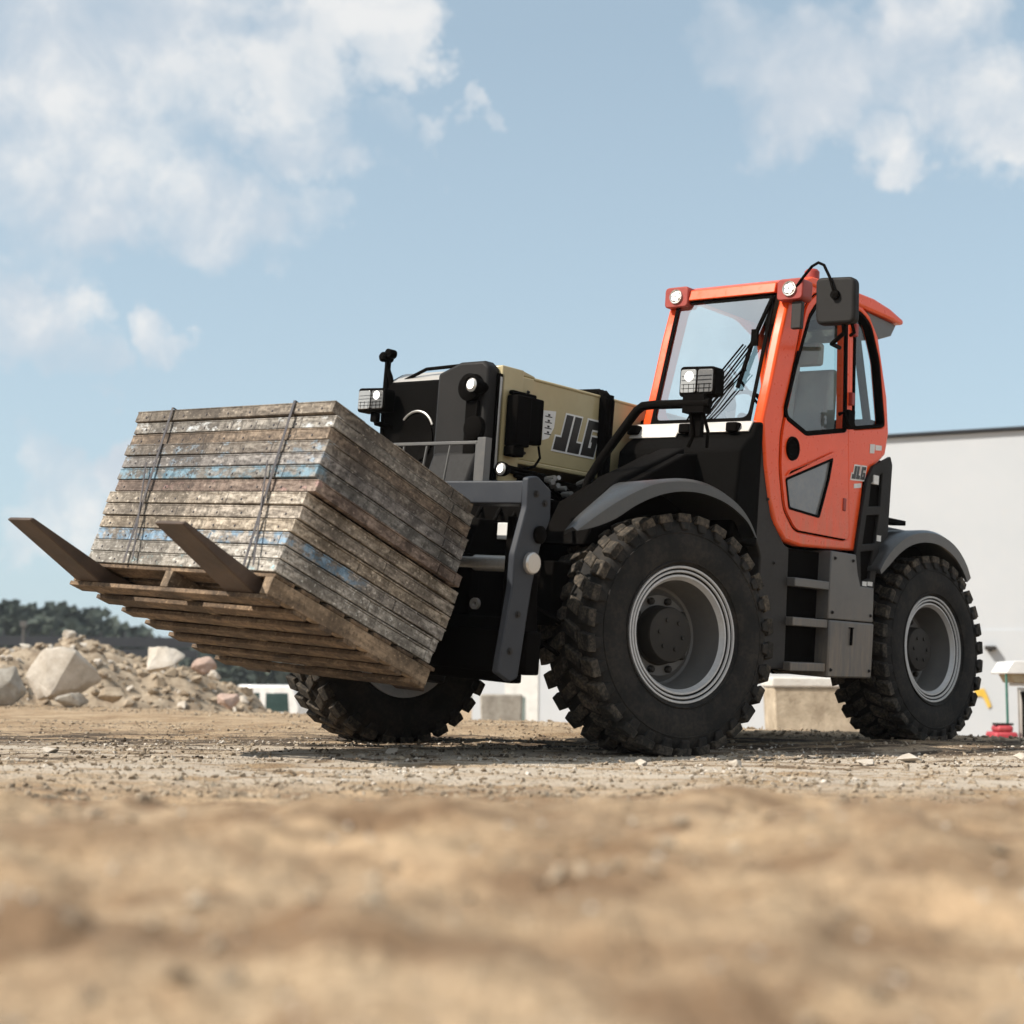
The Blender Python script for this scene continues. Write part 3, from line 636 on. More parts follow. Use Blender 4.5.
# ---- fenders
def cr(pts,k=4):
    out=[]; P_=[pts[0]]+list(pts)+[pts[-1]]
    for i in range(1,len(P_)-2):
        for j in range(k):
            t=j/k; a,b_,c_,d_=P_[i-1],P_[i],P_[i+1],P_[i+2]
            out.append(tuple(.5*((2*b_[q])+(-a[q]+c_[q])*t+(2*a[q]-5*b_[q]+4*c_[q]-d_[q])*t*t+(-a[q]+3*b_[q]-3*c_[q]+d_[q])*t**3) for q in range(len(a))))
    out.append(tuple(pts[-1])); return out
def fender(up,low,yi,yo,name,mat):
    YY=yi if isinstance(yi,list) else [yi]*len(up)
    u3=cr([(a_,b_,y_) for (a_,b_),y_ in zip(up,YY)]); low=cr(low); up=[q[:2] for q in u3]; yi=[q[2] for q in u3]
    m=MB(); n=len(up); th=.022
    v=[]
    YI=yi if isinstance(yi,list) else [yi]*n
    for i_,(x,z) in enumerate(up): v+= [(x,YI[i_],z-.02),(x,yo-(.03 if yo>0 else -.03),z+.0),(x,yo,z-.018)]
    for (x,z) in low: v+=[(x,yo,z)]
    for i_,(x,z) in enumerate(up): v+=[(x,YI[i_],z-th-.02),(x,yo-(.035 if yo>0 else -.035),z-th)]
    for (x,z) in low: v+=[(x,yo-(.02 if yo>0 else -.02),z)]
    A=lambda i,k:i*3+k; L=lambda i:3*n+i; B=lambda i,k:4*n+i*2+k; L2=lambda i:6*n+i
    f=[]
    for i in range(n-1):
        f+=[(A(i,0),A(i,1),A(i+1,1),A(i+1,0)),(A(i,1),A(i,2),A(i+1,2),A(i+1,1)),(A(i,2),L(i),L(i+1),A(i+1,2)),(L(i),L2(i),L2(i+1),L(i+1)),
            (L2(i),B(i,1),B(i+1,1),L2(i+1)),(B(i,1),B(i,0),B(i+1,0),B(i+1,1)),(A(i,0),A(i+1,0),B(i+1,0),B(i,0))]
    for i in (0,n-1): f.append((A(i,0),A(i,1),A(i,2),L(i),L2(i),B(i,1),B(i,0)))
    m.add(v,f); o=part(name,m,mat,0,smooth=50); return o
up=[(1.04,1.265),(.90,1.345),(.74,1.43),(.57,1.505),(.40,1.565),(.22,1.60),(.04,1.618),(-.14,1.615),(-.32,1.585),(-.48,1.53),(-.60,1.455),(-.68,1.37)]
lo=[(1.03,1.235),(.88,1.27),(.72,1.325),(.56,1.405),(.39,1.47),(.21,1.515),(.04,1.535),(-.12,1.535),(-.29,1.515),(-.44,1.475),(-.57,1.42),(-.66,1.345)]
YI_=[1.19,1.15,1.12,1.07,1.0,.92,.84,.8,.78,.78,.78,.78]
up=[(a_,b_-.012) for a_,b_ in up]
fender(up,lo,YI_,1.27,'fender',M['fender'])
fender(up,lo,[-q for q in YI_],-1.27,'fender',M['fender'])
up=[(-2.36,1.30),(-2.46,1.40),(-2.6,1.49),(-2.76,1.56),(-2.94,1.60),(-3.12,1.618),(-3.30,1.612),(-3.48,1.58),(-3.64,1.52),(-3.78,1.43),(-3.86,1.34)]
lo=[(-2.38,1.26),(-2.50,1.33),(-2.63,1.41),(-2.78,1.475),(-2.95,1.515),(-3.12,1.53),(-3.28,1.525),(-3.44,1.495),(-3.58,1.445),(-3.71,1.37),(-3.80,1.29)]
rfen=up=[(a_+.03,b_-.025) for a_,b_ in up]; lo=[(a_+.03,b_-.025) for a_,b_ in lo]
fender(up,lo,.62,1.25,'fender',M['fender'])
fender(up,lo,-.62,-1.25,'fender',M['fender'])
b=MB(); b.box(-2.35,-3.0,.98,1.10,1.615,1.65); part('fender_rail',b,M['black'],.005)
# ---- steps and boxes
b=MB(); b.box(-1.30,-1.80,.95,1.10,.56,1.33); part('step_recess',b,M['black'],.005)
for z in (1.09,.845,.565):
    b=MB(); b.prism([(-1.31,z-.0),(-1.76,z),(-1.76,z+.055),(-1.31,z+.055)],'y',1.04,1.185); part('step',b,M['grey'],.006)
b=MB(); b.prism([(-1.75,.905),(-1.75,1.345),(-2.09,1.345),(-2.13,1.22),(-2.18,1.14),(-2.375,1.14),(-2.385,.905)],'y',.8,1.19); part('battery_box',b,M['grey'],.008)
b=MB(); b.box(-1.765,-2.385,.8,1.20,.53,.90); tb=part('tool_box',b,M['grey'],.012)
b=MB(); b.box(-2.02,-2.09,1.20,1.206,.855,.862); b.box(-2.045,-2.065,1.20,1.212,.745,.86); part('latch',b,M['black'],.002,parent=tb)
b=MB(); b.prism([(-1.76,1.20),(-1.765,1.205),(-2.38,1.205),(-2.38,1.2)],'y',1.19,1.191)
# intake panel
b=MB(); b.plate([(-2.22,1.86),(-2.30,1.96),(-2.55,2.055),(-2.585,2.0),(-2.57,1.50),(-2.46,1.43),(-2.40,1.13),(-2.19,1.13),(-2.11,1.23),(-2.12,1.38),(-2.16,1.60)],
   [[(-2.28,1.84),(-2.44,1.93),(-2.43,1.70),(-2.26,1.68)],[(-2.24,1.62),(-2.42,1.64),(-2.38,1.44),(-2.20,1.42)],[(-2.18,1.37),(-2.36,1.39),(-2.33,1.20),(-2.21,1.17)]],'y',1.152,1.176)
ip=part('intake_panel',b,M['headgrey'],.006)
b=MB(); b.prism([(-2.13,1.2),(-2.2,1.84),(-2.5,1.98),(-2.5,1.5),(-2.36,1.16)],'y',1.10,1.155); part('intake_back',b,M['black'],0,parent=ip)
for q in ((-2.30,-2.37,1.152,1.185,1.84,1.90),(-2.225,-2.285,1.176,1.179,1.145,1.175),(-2.30,-2.37,1.176,1.179,1.15,1.178),(-2.40,-2.46,1.176,1.179,1.46,1.50)):
    b=MB(); b.box(*q); part('small_decal',b,M['white'],0,parent=ip)
b=MB(); b.box(-2.46,-2.60,.5,1.13,1.3,2.03); b.box(-2.6,-3.6,.4,.9,1.45,1.62); part('rear_cowl',b,M['dark'],.03,seg=3)
# ---- carriage (fork frame)
b=MB(); b.box(1.10,1.26,-1.085,1.085,1.345,1.46)
cr=part('carriage',b,M['frame'],.008)
armp=fillet([(1.27,1.475),(1.20,1.49),(1.085,1.43),(1.075,1.28),(1.13,1.18),(1.185,.94),(1.245,.49),(1.30,.47),(1.40,.515),(1.335,.94),(1.335,1.09),(1.265,1.33)],.015,3)
for y0,y1 in ((1.085,1.125),(-1.125,-1.085)):
    b=MB(); b.prism(armp,'y',y0,y1); part('side_arm',b,M['frame'],.007)
b=MB(); b.box(1.00,1.12,-1.0,1.06,.50,.72); b.box(1.00,1.08,-.95,.95,.45,.78); b.box(.98,1.05,-.6,.6,.78,1.1); b.prism([(.9,1.2),(1.1,1.3),(1.1,.5),(.85,.5)],'y',.86,.92); part('carriage_plate',b,M['black'],.01)
b=MB(); b.tube([(1.02,.30,1.055),(1.02,.85,1.055)],.042,18); part('tilt_cylinder',b,M['steel'],0)
b=MB(); b.lathe([(-.02,0),(-.02,.056),(.006,.056),(.012,.048),(.012,0)],20,c=(1.21,1.14,1.056),axis='y'); part('pivot_pin',b,M['lens'],.004)
b=MB(); b.lathe([(-.1,.04),(.03,.045),(.04,.03),(.04,0)],14,c=(1.16,1.11,1.20),axis='y'); part('pivot_boss',b,M['black'],0)
b=MB(); b.box(.86,.87,.60,.72,1.19,1.28); part('data_plate',b,M['white'],.004)
b=MB(); b.prism(fillet([(.83,1.19),(.93,1.19),(.93,1.31),(.83,1.31)],.03),'x',.89,.90); part('reflector',b,M['glare_silver'],.004)
b=MB()
for y in (-.5,-.35,-.2,-.05,.11,.28,.45): b.tube([(1.12,y,1.68),(1.12,y-.035,1.46)],.007,6)
b.box(1.11,1.13,-.55,.655,1.668,1.685); b.box(1.11,1.13,.635,.655,1.46,1.68); b.box(1.10,1.15,.665,.72,1.46,1.70)
part('load_guard',b,M['grey'],.002)
b=MB(); b.lathe([(0,.03),(.02,.03),(.02,.012),(0,.012)],14,c=(1.085,.68,.84),axis='x'); part('linkage_bolt',b,M['steel'],0)
# ---- small hardware
def bolt(c,axis='y',r=.012,parent=None):
    b=MB(); b.lathe([(-.004,r*1.5),(0,r*1.5),(.001,r),(.009,r*.95),(.011,r*.6),(.011,0)],6,c=c,axis=axis); part('bolt',b,M['dark'],0,parent=parent)
for c_ in ((-1.12,1.137,1.22),(-1.10,1.137,.95),(-1.12,1.137,.68),(-1.0,1.137,1.60),(-1.80,1.192,1.30),(-2.05,1.192,1.30),(-1.80,1.192,.95),(-2.34,1.192,.95),(-1.80,1.202,.58),(-2.34,1.202,.58)): bolt(c_,r=.009)
for c_ in ((1.20,1.127,1.40),(1.13,1.127,1.36),(1.32,1.127,.62),(1.28,1.127,.80)): bolt(c_,r=.014)
for z in (1.62,1.74,1.86,1.98,2.10): bolt((.10,.2085,z-.0) if z<1.7 else (-.001-.0,.2005,z) if False else (.235,.217,z),r=.008,parent=boom)
hz=random.Random(4)
for k in range(4):
    y0=.30+.13*k+hz.uniform(-.04,.04); b=MB(); z_=1.38-.12*hz.random()
    b.tube([(.50,y0-.1,1.50),(.62,y0,z_+.06),(.74,y0+.03,z_-.08),(.70,y0+.02,z_-.28),(.66,y0-.02,.95)],.012,8); part('hydraulic_hose',b,M['black'],0)
for k in range(2):
    b=MB(); zz=.72+.17*k; b.tube([(.66,.62+.04*k,zz+.35),(.75,.70,zz+.15),(.80,.78-.05*k,zz),(.60,.86,zz-.12)],.013,8); part('hydraulic_hose',b,M['black'],0)
for (x_,y_,z_) in ((.67,.35,1.22),(.67,.5,1.05),(.67,.62,.92),(.66,.2,1.3)):
    b=MB(); b.lathe([(-.03,.022),(.0,.022),(.0,.014),(.03,.014),(.03,0)],6,c=(x_,y_,z_),axis='x'); part('hose_fitting',b,M['steel'],0)
b=MB(); b.plate([(-.95,1.0),(-.86,1.0),(-.86,1.10),(-.95,1.10)],[[(-.93,1.02),(-.88,1.02),(-.88,1.08),(-.93,1.08)]],'y',1.128,1.131)
# ---- forks
fp_=[(1.40,.38),(1.35,1.20),(1.41,1.22),(1.47,.49),(2.49,.872),(2.945,1.098),(2.965,1.085),(2.55,.815),(1.50,.425)]
for y0 in (.455,-.715):
    b=MB(); b.prism(fp_,'y',y0,y0+.20)
    o=part('fork',b,M['fork'],.006)

# ------------------------------------------------------------------ pallet and stack (own frame)
TB=T@BODY
ta=R(20.5)
PAL=TB@Matrix.Translation((2.52,0,.91))@Matrix.Rotation(-ta,4,'Y')
rw=wood('pallet_wood',(.13,.082,.047),(.26,.175,.105),grain=(30,3,30))
rw2=wood('pallet_runner_wood',(.25,.175,.11),(.40,.29,.19),grain=(3,30,30))
P=empty('pallet',PAL); tag(P,'bare wooden pallet carried on the telehandler forks under the timber stack','pallet')
for k in range(7):
    x=-.005-k*.170
    b=MB(); b.box(x,x-.088,-.76+random.uniform(-.01,.01),.757+random.uniform(-.005,.005),-.123,-.101); b.build('bottom_board',rw,P,.003)
    b=MB(); b.box(x,x-.125,-.74,.757,-.019,-.001); b.build('deck_board',rw,P,.003)
for y in (-.735,-.02,.70):
    b=MB(); b.box(.0,-1.125,y,y+.055,-.101,-.019); b.build('stringer',rw2,P,.003)
# stack of weathered panels
rowc=[((.17,.13,.095),(.34,.28,.21),None,0,'topmost panel of the strapped stack, plain weathered grey brown'),
 ((.20,.17,.14),(.42,.38,.32),(.50,.52,.52),.35,'second panel from the top of the stack, pale grey with whitish paint flecks'),
 ((.17,.115,.075),(.33,.24,.16),None,0,'third panel from the top of the stack, warm brown'),
 ((.17,.13,.10),(.31,.27,.22),(.16,.22,.27),.30,'fourth panel from the top of the stack, brown with slate blue stains'),
 ((.19,.165,.15),(.38,.35,.32),(.17,.24,.31),.22,'fifth panel from the top of the stack, greyish with dull blue patches'),
 ((.165,.15,.13),(.33,.31,.28),(.08,.17,.23),.62,'sixth panel from the top of the stack, its edge mostly blue and teal'),
 ((.18,.115,.085),(.34,.25,.19),(.28,.15,.13),.15,'seventh panel from the top of the stack, reddish brown'),
 ((.26,.20,.14),(.50,.43,.34),None,0,'eighth panel from the top of the stack, light tan'),
 ((.24,.19,.14),(.47,.40,.32),None,0,'ninth panel from the top of the stack, sandy tan'),
 ((.27,.20,.13),(.52,.43,.32),None,0,'tenth panel from the top of the stack, honey tan and clean'),
 ((.25,.21,.17),(.48,.43,.37),(.10,.20,.30),.60,'eleventh panel from the top of the stack, tan with a bright blue smear'),
 ((.30,.26,.21),(.56,.51,.44),None,0,'second panel from the bottom of the stack, bleached pale'),
 ((.30,.26,.21),(.55,.50,.43),(.25,.45,.50),.12,'bottom panel of the stack resting on the pallet, bleached with a small teal spot')]
NR=len(rowc); Hh=.866/NR
dk=M['strap']
jr=random.Random(11)
for r,(c1,c2,pc,amt,lab) in enumerate(rowc):
    if r>=7: c2=tuple(min(1,q*1.22) for q in c2)
    z1=.866-r*Hh; z0=z1-Hh
    m=wood('panel_wood_%s'%['a','b','c','d','e','f','g','h','i','j','k','l','m'][r],c1,c2,pc,amt,grain=(8,8,40),side=(-.02,.12) if r==10 else None)
    if r==10: pass
    LN=1.12-(.055 if r<7 else 0)+jr.uniform(-.012,.012)
    jy=jr.uniform(-.012,.012)+(-.012 if r>6 else .008); jx=jr.uniform(-.010,.008)
    jy=jr.uniform(-.007,.007)
    ya,yb=(-.775+.010*r+jy,.742+.0105*r+jy) if r<7 else (-.745+.011*(r-7)+jy,.760-.002*(r-7)+jy)
    b=MB(); t=.040
    # side rails: front and back run across, side boards between them; side boards in two lengths
    zt=z1-.009
    b.box(jx,jx-.045,ya,yb,z0+.0055,zt)
    b.box(jx-LN+.045,jx-LN,ya,yb,z0+.0055,zt)
    cut=jr.choice((-.45,-.6,-.75)) if r>6 else -.9
    for y0,y1 in ((yb-t,yb),(ya,ya+t)):
        b.box(jx-.0455,jx+cut+.003,y0+jr.uniform(-.002,.002),y1+jr.uniform(-.005,.001),z0+.0065,zt-.001)
        b.box(jx+cut-.003,jx-LN+.0455,y0+jr.uniform(-.002,.002),y1+jr.uniform(-.006,.002),z0+.0075,zt-.002)
    # sheet of boards on top, slightly proud
    nb=5
    for k in range(nb):
        xa=jx+.0015-k*(LN+.01)/nb; b.box(xa,xa-(LN+.01)/nb+.004,ya-.001+jr.uniform(-.003,.002),yb+.001+jr.uniform(-.004,.002),zt+.0005,z1-.0015)
    # nails and cleat ends along the front
    for k in range(9):
        yy=ya+.09+k*(yb-ya-.18)/8+jr.uniform(-.02,.02)
        b.box(jx+.0035,jx-.001,yy-.0045,yy+.0045,z0+.020,z0+.031,mi=1)
        if jr.random()<.22: b.box(jx+.002,jx-.001,yy+.03,yy+.0335,z0+.004,zt-.001,mi=1)
    o=b.build('timber_panel',[m,dk],None,.0035,seg=1); 
    # origin at the panel's foot
    for v in o.data.vertices: v.co.z-=z0; v.co.x+=.56
    o.matrix_world=PAL@Matrix.Translation((-.56,0,z0))@Matrix.Rotation(R(jr.uniform(-.45,.45)),4,'Z')
    tag(o,lab,'timber panel','weathered timber panels strapped in the stack')
for (yt,yb_,lab) in ((-.476,-.345,'dark strap round the stack, the one further from the cab'),(.46,.555,'dark strap round the stack, the one nearer the cab side')):
    b=MB()
    def band_(p0,p1,wd=.016,th=.002):
        p0=Vector(p0);p1=Vector(p1); d=(p1-p0).normalized(); n=Vector((1,0,0)) if abs(d.x)<.7 else Vector((0,0,1)); s=d.cross(n).normalized()*wd/2
        b.add([p0-s,p0+s,p1+s,p1-s,p0-s+n*th,p0+s+n*th,p1+s+n*th,p1-s+n*th],[(0,1,2,3),(7,6,5,4),(0,4,5,1),(1,5,6,2),(2,6,7,3),(3,7,4,0)])
    band_((.016,yt,.870),(.020,yb_,.0)); band_((-1.14,yt,.870),(-1.14,yb_,.0)); band_((.018,yt,.870),(-1.14,yt,.870))
    # thinner second band beside it, slightly diverging
    band_((.024,yt-.02,.55),(.026,yb_+.07,.02),.010)
    o=b.build('strap',M['strap'],None,0); o.matrix_world=PAL
    tag(o,lab,'strap','straps binding the timber stack')

# ------------------------------------------------------------------ ground
CR0=Vector((3.9,11.6)); CR1=Vector((-7.5,22.5)); cdv=(CR1-CR0).normalized(); cn=Vector((-cdv.y,cdv.x))
if cn.y<0: cn=-cn
def sstep(a,b,x):
    t=min(1,max(0,(x-a)/(b-a))); return t*t*(3-2*t)
def gh(x,y):
    s=(x-CR0.x)*cn.x+(y-CR0.y)*cn.y
    h=-.95*sstep(0,4.5,s)
    # low bank of soil in front of the camera
    c=2.35+.15*math.sin(x*1.3)
    hm=math.exp(-((y-c)/(1.25 if y>c else 1.35))**2)*(.158+.006*math.sin(x*2.1+1))
    near=sstep(5.5,3.2,y) if y>0 else 1
    h+=hm
    p=Vector((x,y,0))
    amp=.35+.65*sstep(7.0,4.0,y)
    under=1.0
    if s<60:
        h+=noise.fractal(p*.8,1,2,3)*(.020*amp if near<=0 else .012)
        h+=noise.fractal(p*3.2+Vector((3,1,0)),.9,2,4)*.017*amp*(1+.7*near)
        k=noise.noise(Vector((x*4.5,y*3.0,2.)))
        h+=max(0,k-.12)*.05*(.15+near)
        h+=noise.noise(Vector((x*22,y*22,5.)))*.0035
    # shallow ruts beyond the bank, along the picture
    h+=-.018*math.exp(-((s+3.2+.15*math.sin(x*.9))/.35)**2)+.014*math.exp(-((s+2.6)/.3)**2)
    yc=10.2-.14*x; h+=(-.035*math.exp(-((y-yc)/.30)**2)+.022*math.exp(-((y-yc+.55)/.22)**2)+.02*math.exp(-((y-yc-.5)/.2)**2))*(.7+.5*noise.noise(Vector((x*1.7,y*.5,9))))
    return h
ys=[-80,-40,-20,-10,-5,-3,-2,-1.2,-.6,-.2,.1,.3]
y=.45
while y<26: ys.append(y); y+=max(.009,.0062*y if y<13 else .02*y)
while y<1500: ys.append(y); y*=1.12
us=[-1,-.7,-.5,-.38,-.28,-.21,-.16,-.13,-.11]+[-.1+.2*i/430 for i in range(431)]+[.11,.13,.16,.21,.28,.38,.5,.7,1]
gv=[];
for y in ys:
    half=.65+.42*max(0,y)
    for u in us:
        if abs(u)<=.1: x=u/.1*half
        else: x=math.copysign(half+((abs(u)-.1)/.9)**2.2*900,u)
        gv.append((x,y,gh(x,y)))
nc=len(us); gf=[(i*nc+j,i*nc+j+1,(i+1)*nc+j+1,(i+1)*nc+j) for i in range(len(ys)-1) for j in range(nc-1)]
me=bpy.data.meshes.new('ground'); me.from_pydata(gv,[],gf); me.polygons.foreach_set('use_smooth',[True]*len(gf))
m,nt,b=new_mat('soil')
v=coords(nt)
n1=noise_tex(nt,v,1.1,6,.6,.4); n2=noise_tex(nt,v,5,6,.62,.5); n3=noise_tex(nt,v,70,4,.7); n4=noise_tex(nt,v,22,5,.65)
c=mix(nt,ramp(nt,n2,[(.36,0),(.62,1)]),(.27,.165,.085),(.56,.395,.235))
c=mix(nt,ramp(nt,n1,[(.42,0),(.62,.75)]),c,(.66,.50,.33))
c=mix(nt,ramp(nt,n1,[(.26,.7),(.38,0)]),c,(.20,.12,.06))
c=mix(nt,ramp(nt,n4,[(.56,0),(.72,.5)]),c,(.17,.105,.055))
n5=noise_tex(nt,v,170,3,.7)
c=mix(nt,ramp(nt,n3,[(.40,.65),(.52,0)]),c,(.12,.085,.055))
c=mix(nt,ramp(nt,n5,[(.36,.6),(.46,0)]),c,(.13,.085,.05))
c=mix(nt,ramp(nt,n5,[(.56,0),(.64,.6)]),c,(.74,.62,.47))
c=mix(nt,ramp(nt,n3,[(.60,0),(.70,.5)]),c,(.60,.52,.42))
# pale dried mud and damp soil across the yard, with painted shade, at fixed distances
sp=N_(nt,'ShaderNodeSeparateXYZ'); nt.links.new(v,sp.inputs[0])
def band_mask(lo0,lo1,hi0,hi1,axis=1):
    a=N_(nt,'ShaderNodeMapRange',interpolation_type='SMOOTHSTEP'); nt.links.new(sp.outputs[axis],a.inputs[0]); a.inputs[1].default_value=lo0; a.inputs[2].default_value=lo1
    d=N_(nt,'ShaderNodeMapRange',interpolation_type='SMOOTHSTEP'); nt.links.new(sp.outputs[axis],d.inputs[0]); d.inputs[1].default_value=hi0; d.inputs[2].default_value=hi1; d.inputs[3].default_value=1; d.inputs[4].default_value=0
    mm=N_(nt,'ShaderNodeMath',operation='MULTIPLY'); nt.links.new(a.outputs[0],mm.inputs[0]); nt.links.new(d.outputs[0],mm.inputs[1]); return mm.outputs[0]
def mul(a,b_,k=1.):
    mm=N_(nt,'ShaderNodeMath',operation='MULTIPLY'); nt.links.new(a,mm.inputs[0]); 
    if isinstance(b_,(int,float)): mm.inputs[1].default_value=b_
    else: nt.links.new(b_,mm.inputs[1])
    return mm.outputs[0]
vs=coords(nt,(1,2.2,1)); nw=noise_tex(nt,vs,1.6,6,.65,.6)
c=mix(nt,mul(band_mask(4.6,6.2,8.2,9.4),ramp(nt,nw,[(.42,0),(.55,.8)])),c,(.62,.55,.46))
c=mix(nt,mul(band_mask(8.2,8.8,10.6,11.2),ramp(nt,nw,[(.46,.9),(.58,.0)])),c,(.060,.045,.034))  # dark strip paints rut and machine shadow together with damp soil
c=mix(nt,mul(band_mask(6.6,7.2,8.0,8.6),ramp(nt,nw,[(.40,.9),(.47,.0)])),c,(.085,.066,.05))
vq=coords(nt,(1,1.7,1)); nq=noise_tex(nt,vq,2.6,6,.62,.8); nr=noise_tex(nt,coords(nt,(1,2.2,1)),6.5,6,.65,.7)
nm=band_mask(-30,-20,4.2,5.8)
c=mix(nt,mul(nm,ramp(nt,nq,[(.50,0),(.60,.85)])),c,(.155,.086,.044))
c=mix(nt,mul(nm,ramp(nt,nq,[(.36,.6),(.45,0)])),c,(.72,.51,.315))
c=mix(nt,mul(nm,ramp(nt,nr,[(.57,0),(.68,.7)])),c,(.15,.083,.040))
c=mix(nt,mul(nm,.22),c,(.46,.32,.20))
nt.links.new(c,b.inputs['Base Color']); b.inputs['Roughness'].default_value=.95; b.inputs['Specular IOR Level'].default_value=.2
hh=N_(nt,'ShaderNodeMath',operation='ADD'); nt.links.new(n4,hh.inputs[0]); nt.links.new(n3,hh.inputs[1])
bump(nt,b,hh.outputs[0],.8,.03)
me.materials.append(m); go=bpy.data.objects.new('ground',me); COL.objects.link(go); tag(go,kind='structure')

# ------------------------------------------------------------------ stones
def stone_mat(name,c1,c2,sc=9):
    m,nt,b=new_mat(name); v=coords(nt)
    a=noise_tex(nt,v,sc,7,.65); d=noise_tex(nt,v,sc*7,5,.7)
    c=mix(nt,ramp(nt,a,[(.35,0),(.68,1)]),c1,c2); c=mix(nt,ramp(nt,d,[(.55,0),(.75,.5)]),c,tuple(x*.45 for x in c1))
    nt.links.new(c,b.inputs['Base Color']); b.inputs['Roughness'].default_value=.92; bump(nt,b,d,.6,.02); return m
ms_grav=stone_mat('gravel_stone',(.22,.16,.10),(.50,.42,.32),14)
ms_pale=stone_mat('pale_stone',(.40,.345,.28),(.62,.57,.50),3)
ms_grey=stone_mat('grey_stone',(.25,.225,.19),(.44,.41,.36),4)
ms_red=stone_mat('red_stone',(.36,.25,.20),(.48,.36,.30),4)
ms_rub=stone_mat('rubble_soil',(.22,.165,.11),(.46,.375,.275),4)
ms_dark=stone_mat('damp_clod',(.05,.036,.025),(.13,.095,.065),10)
def hull(rng,n=14,sq=(1,1,1)):
    bm=bmesh.new()
    for _ in range(n):
        d=Vector((rng.gauss(0,1),rng.gauss(0,1),rng.gauss(0,1))).normalized()*rng.uniform(.8,1)
        bm.verts.new((d.x*sq[0],d.y*sq[1],d.z*sq[2]))
    bmesh.ops.convex_hull(bm,input=bm.verts)
    for v in [v for v in bm.verts if not v.link_faces]: bm.verts.remove(v)
    bm.verts.index_update()
    vs=[v.co.copy() for v in bm.verts]; fs=[tuple(v.index for v in f.verts) for f in bm.faces]; bm.free(); return vs,fs
rg=random.Random(5)
protos=[hull(rg,11,(1,.8,.6)) for _ in range(24)]
def scatter(name,count,posf,smin,smax,mat,pw=3):
    b=MB()
    for _ in range(count):
        p=posf()
        if p is None: continue
        x,y,z=p; s=smin+(smax-smin)*rg.random()**pw; vs,fs=protos[rg.randrange(24)]
        m=Euler((rg.uniform(-.5,.5),rg.uniform(-.5,.5),rg.uniform(0,6.28))).to_matrix()
        b.add([m@(v*s)+Vector((x,y,z+s*.25)) for v in vs],fs)
    return b.build(name,mat,None,0,smooth=0)
def pg():
    y=4.6+9.5*rg.random()**1.3; x=rg.uniform(-.42,.42)*y
    return (x,y,gh(x,y))
o=scatter('gravel',15000,pg,.004,.023,ms_grav,5); tag(o,'loose gravel scattered over the bare soil of the yard','gravel',kind='stuff')
def ppg():
    y=5.6+4.2*rg.random(); x=rg.uniform(-.42,.42)*y
    if noise.noise(Vector((x*.9,y*1.6,3)))<-.02: return None
    return (x,y,gh(x,y))
o=scatter('pale_gravel',6500,ppg,.003,.018,ms_pale,5); tag(o,'pale gravel scattered on the dried mud before the wheels','gravel',kind='stuff')
def pn():
    y=.9+3.6*rg.random(); x=rg.uniform(-.42,.42)*y
    if noise.noise(Vector((x*2,y*2,7)))<.05: return None
    return (x,y,gh(x,y))
def pn2():
    y=1.0+4.0*rg.random(); x=rg.uniform(-.42,.42)*y
    return (x,y,gh(x,y))
o=scatter('bright_grit',450,pn2,.002,.009,ms_pale,2); tag(o,'pale grit sprinkled over the blurred foreground sand','grit',kind='stuff')
o=scatter('soil_clods',900,pn,.004,.022,ms_rub,3); tag(o,'brown soil clods on the blurred foreground bank','soil clods',kind='stuff')
def pdk():
    y=7.0+4.2*rg.random(); x=rg.uniform(-.42,.42)*y
    if noise.noise(Vector((x*.8,y*1.3,13)))<.02: return None
    return (x,y,gh(x,y))
o=scatter('damp_clods',3200,pdk,.003,.020,ms_dark,3.5); tag(o,'dark damp clods along the wheel ruts','soil clods',kind='stuff')
# back rim of the yard
def pr_():
    t=rg.uniform(-.15,1.1); q=CR0+(CR1-CR0)*t+cn*rg.uniform(-1.6,.6); return (q.x,q.y,gh(q.x,q.y))
o=scatter('rim_gravel',3000,pr_,.006,.035,ms_grav,4); tag(o,'coarse gravel along the far rim of the yard','gravel',kind='stuff')
def boulder(name,loc,size,rot,mat,label,seed,cat='boulder',group=None,n=16,flat=None):
    rng=random.Random(seed); vs,fs=hull(rng,n,size)
    me=bpy.data.meshes.new(name); me.from_pydata(vs,[],fs); bm=bmesh.new(); bm.from_mesh(me)
    bmesh.ops.bevel(bm,geom=bm.edges[:]+bm.verts[:],offset=min(size)*.10,segments=2,profile=.6,affect='EDGES')
    bmesh.ops.triangulate(bm,faces=bm.faces[:])
    bmesh.ops.subdivide_edges(bm,edges=bm.edges[:],cuts=2,use_grid_fill=True)
    k=min(size)
    for v in bm.verts: v.co+=v.co.normalized()*noise.fractal(v.co*(1.6/k)+Vector((seed,0,0)),.9,2,4)*k*.09
    bm.to_mesh(me); bm.free(); me.materials.append(mat); me.polygons.foreach_set('use_smooth',[True]*len(me.polygons)); me.set_sharp_from_angle(angle=R(28))
    o=bpy.data.objects.new(name,me); COL.objects.link(o); o.location=loc; o.rotation_euler=rot
    tag(o,label,cat,group); return o
def atpx(px,py,Dp):
    d=w+rr*((px-512)/F_PX)-uu*((py-512)/F_PX); t=Dp/d.y; return Vector((0,0,CAM_H))+d*t
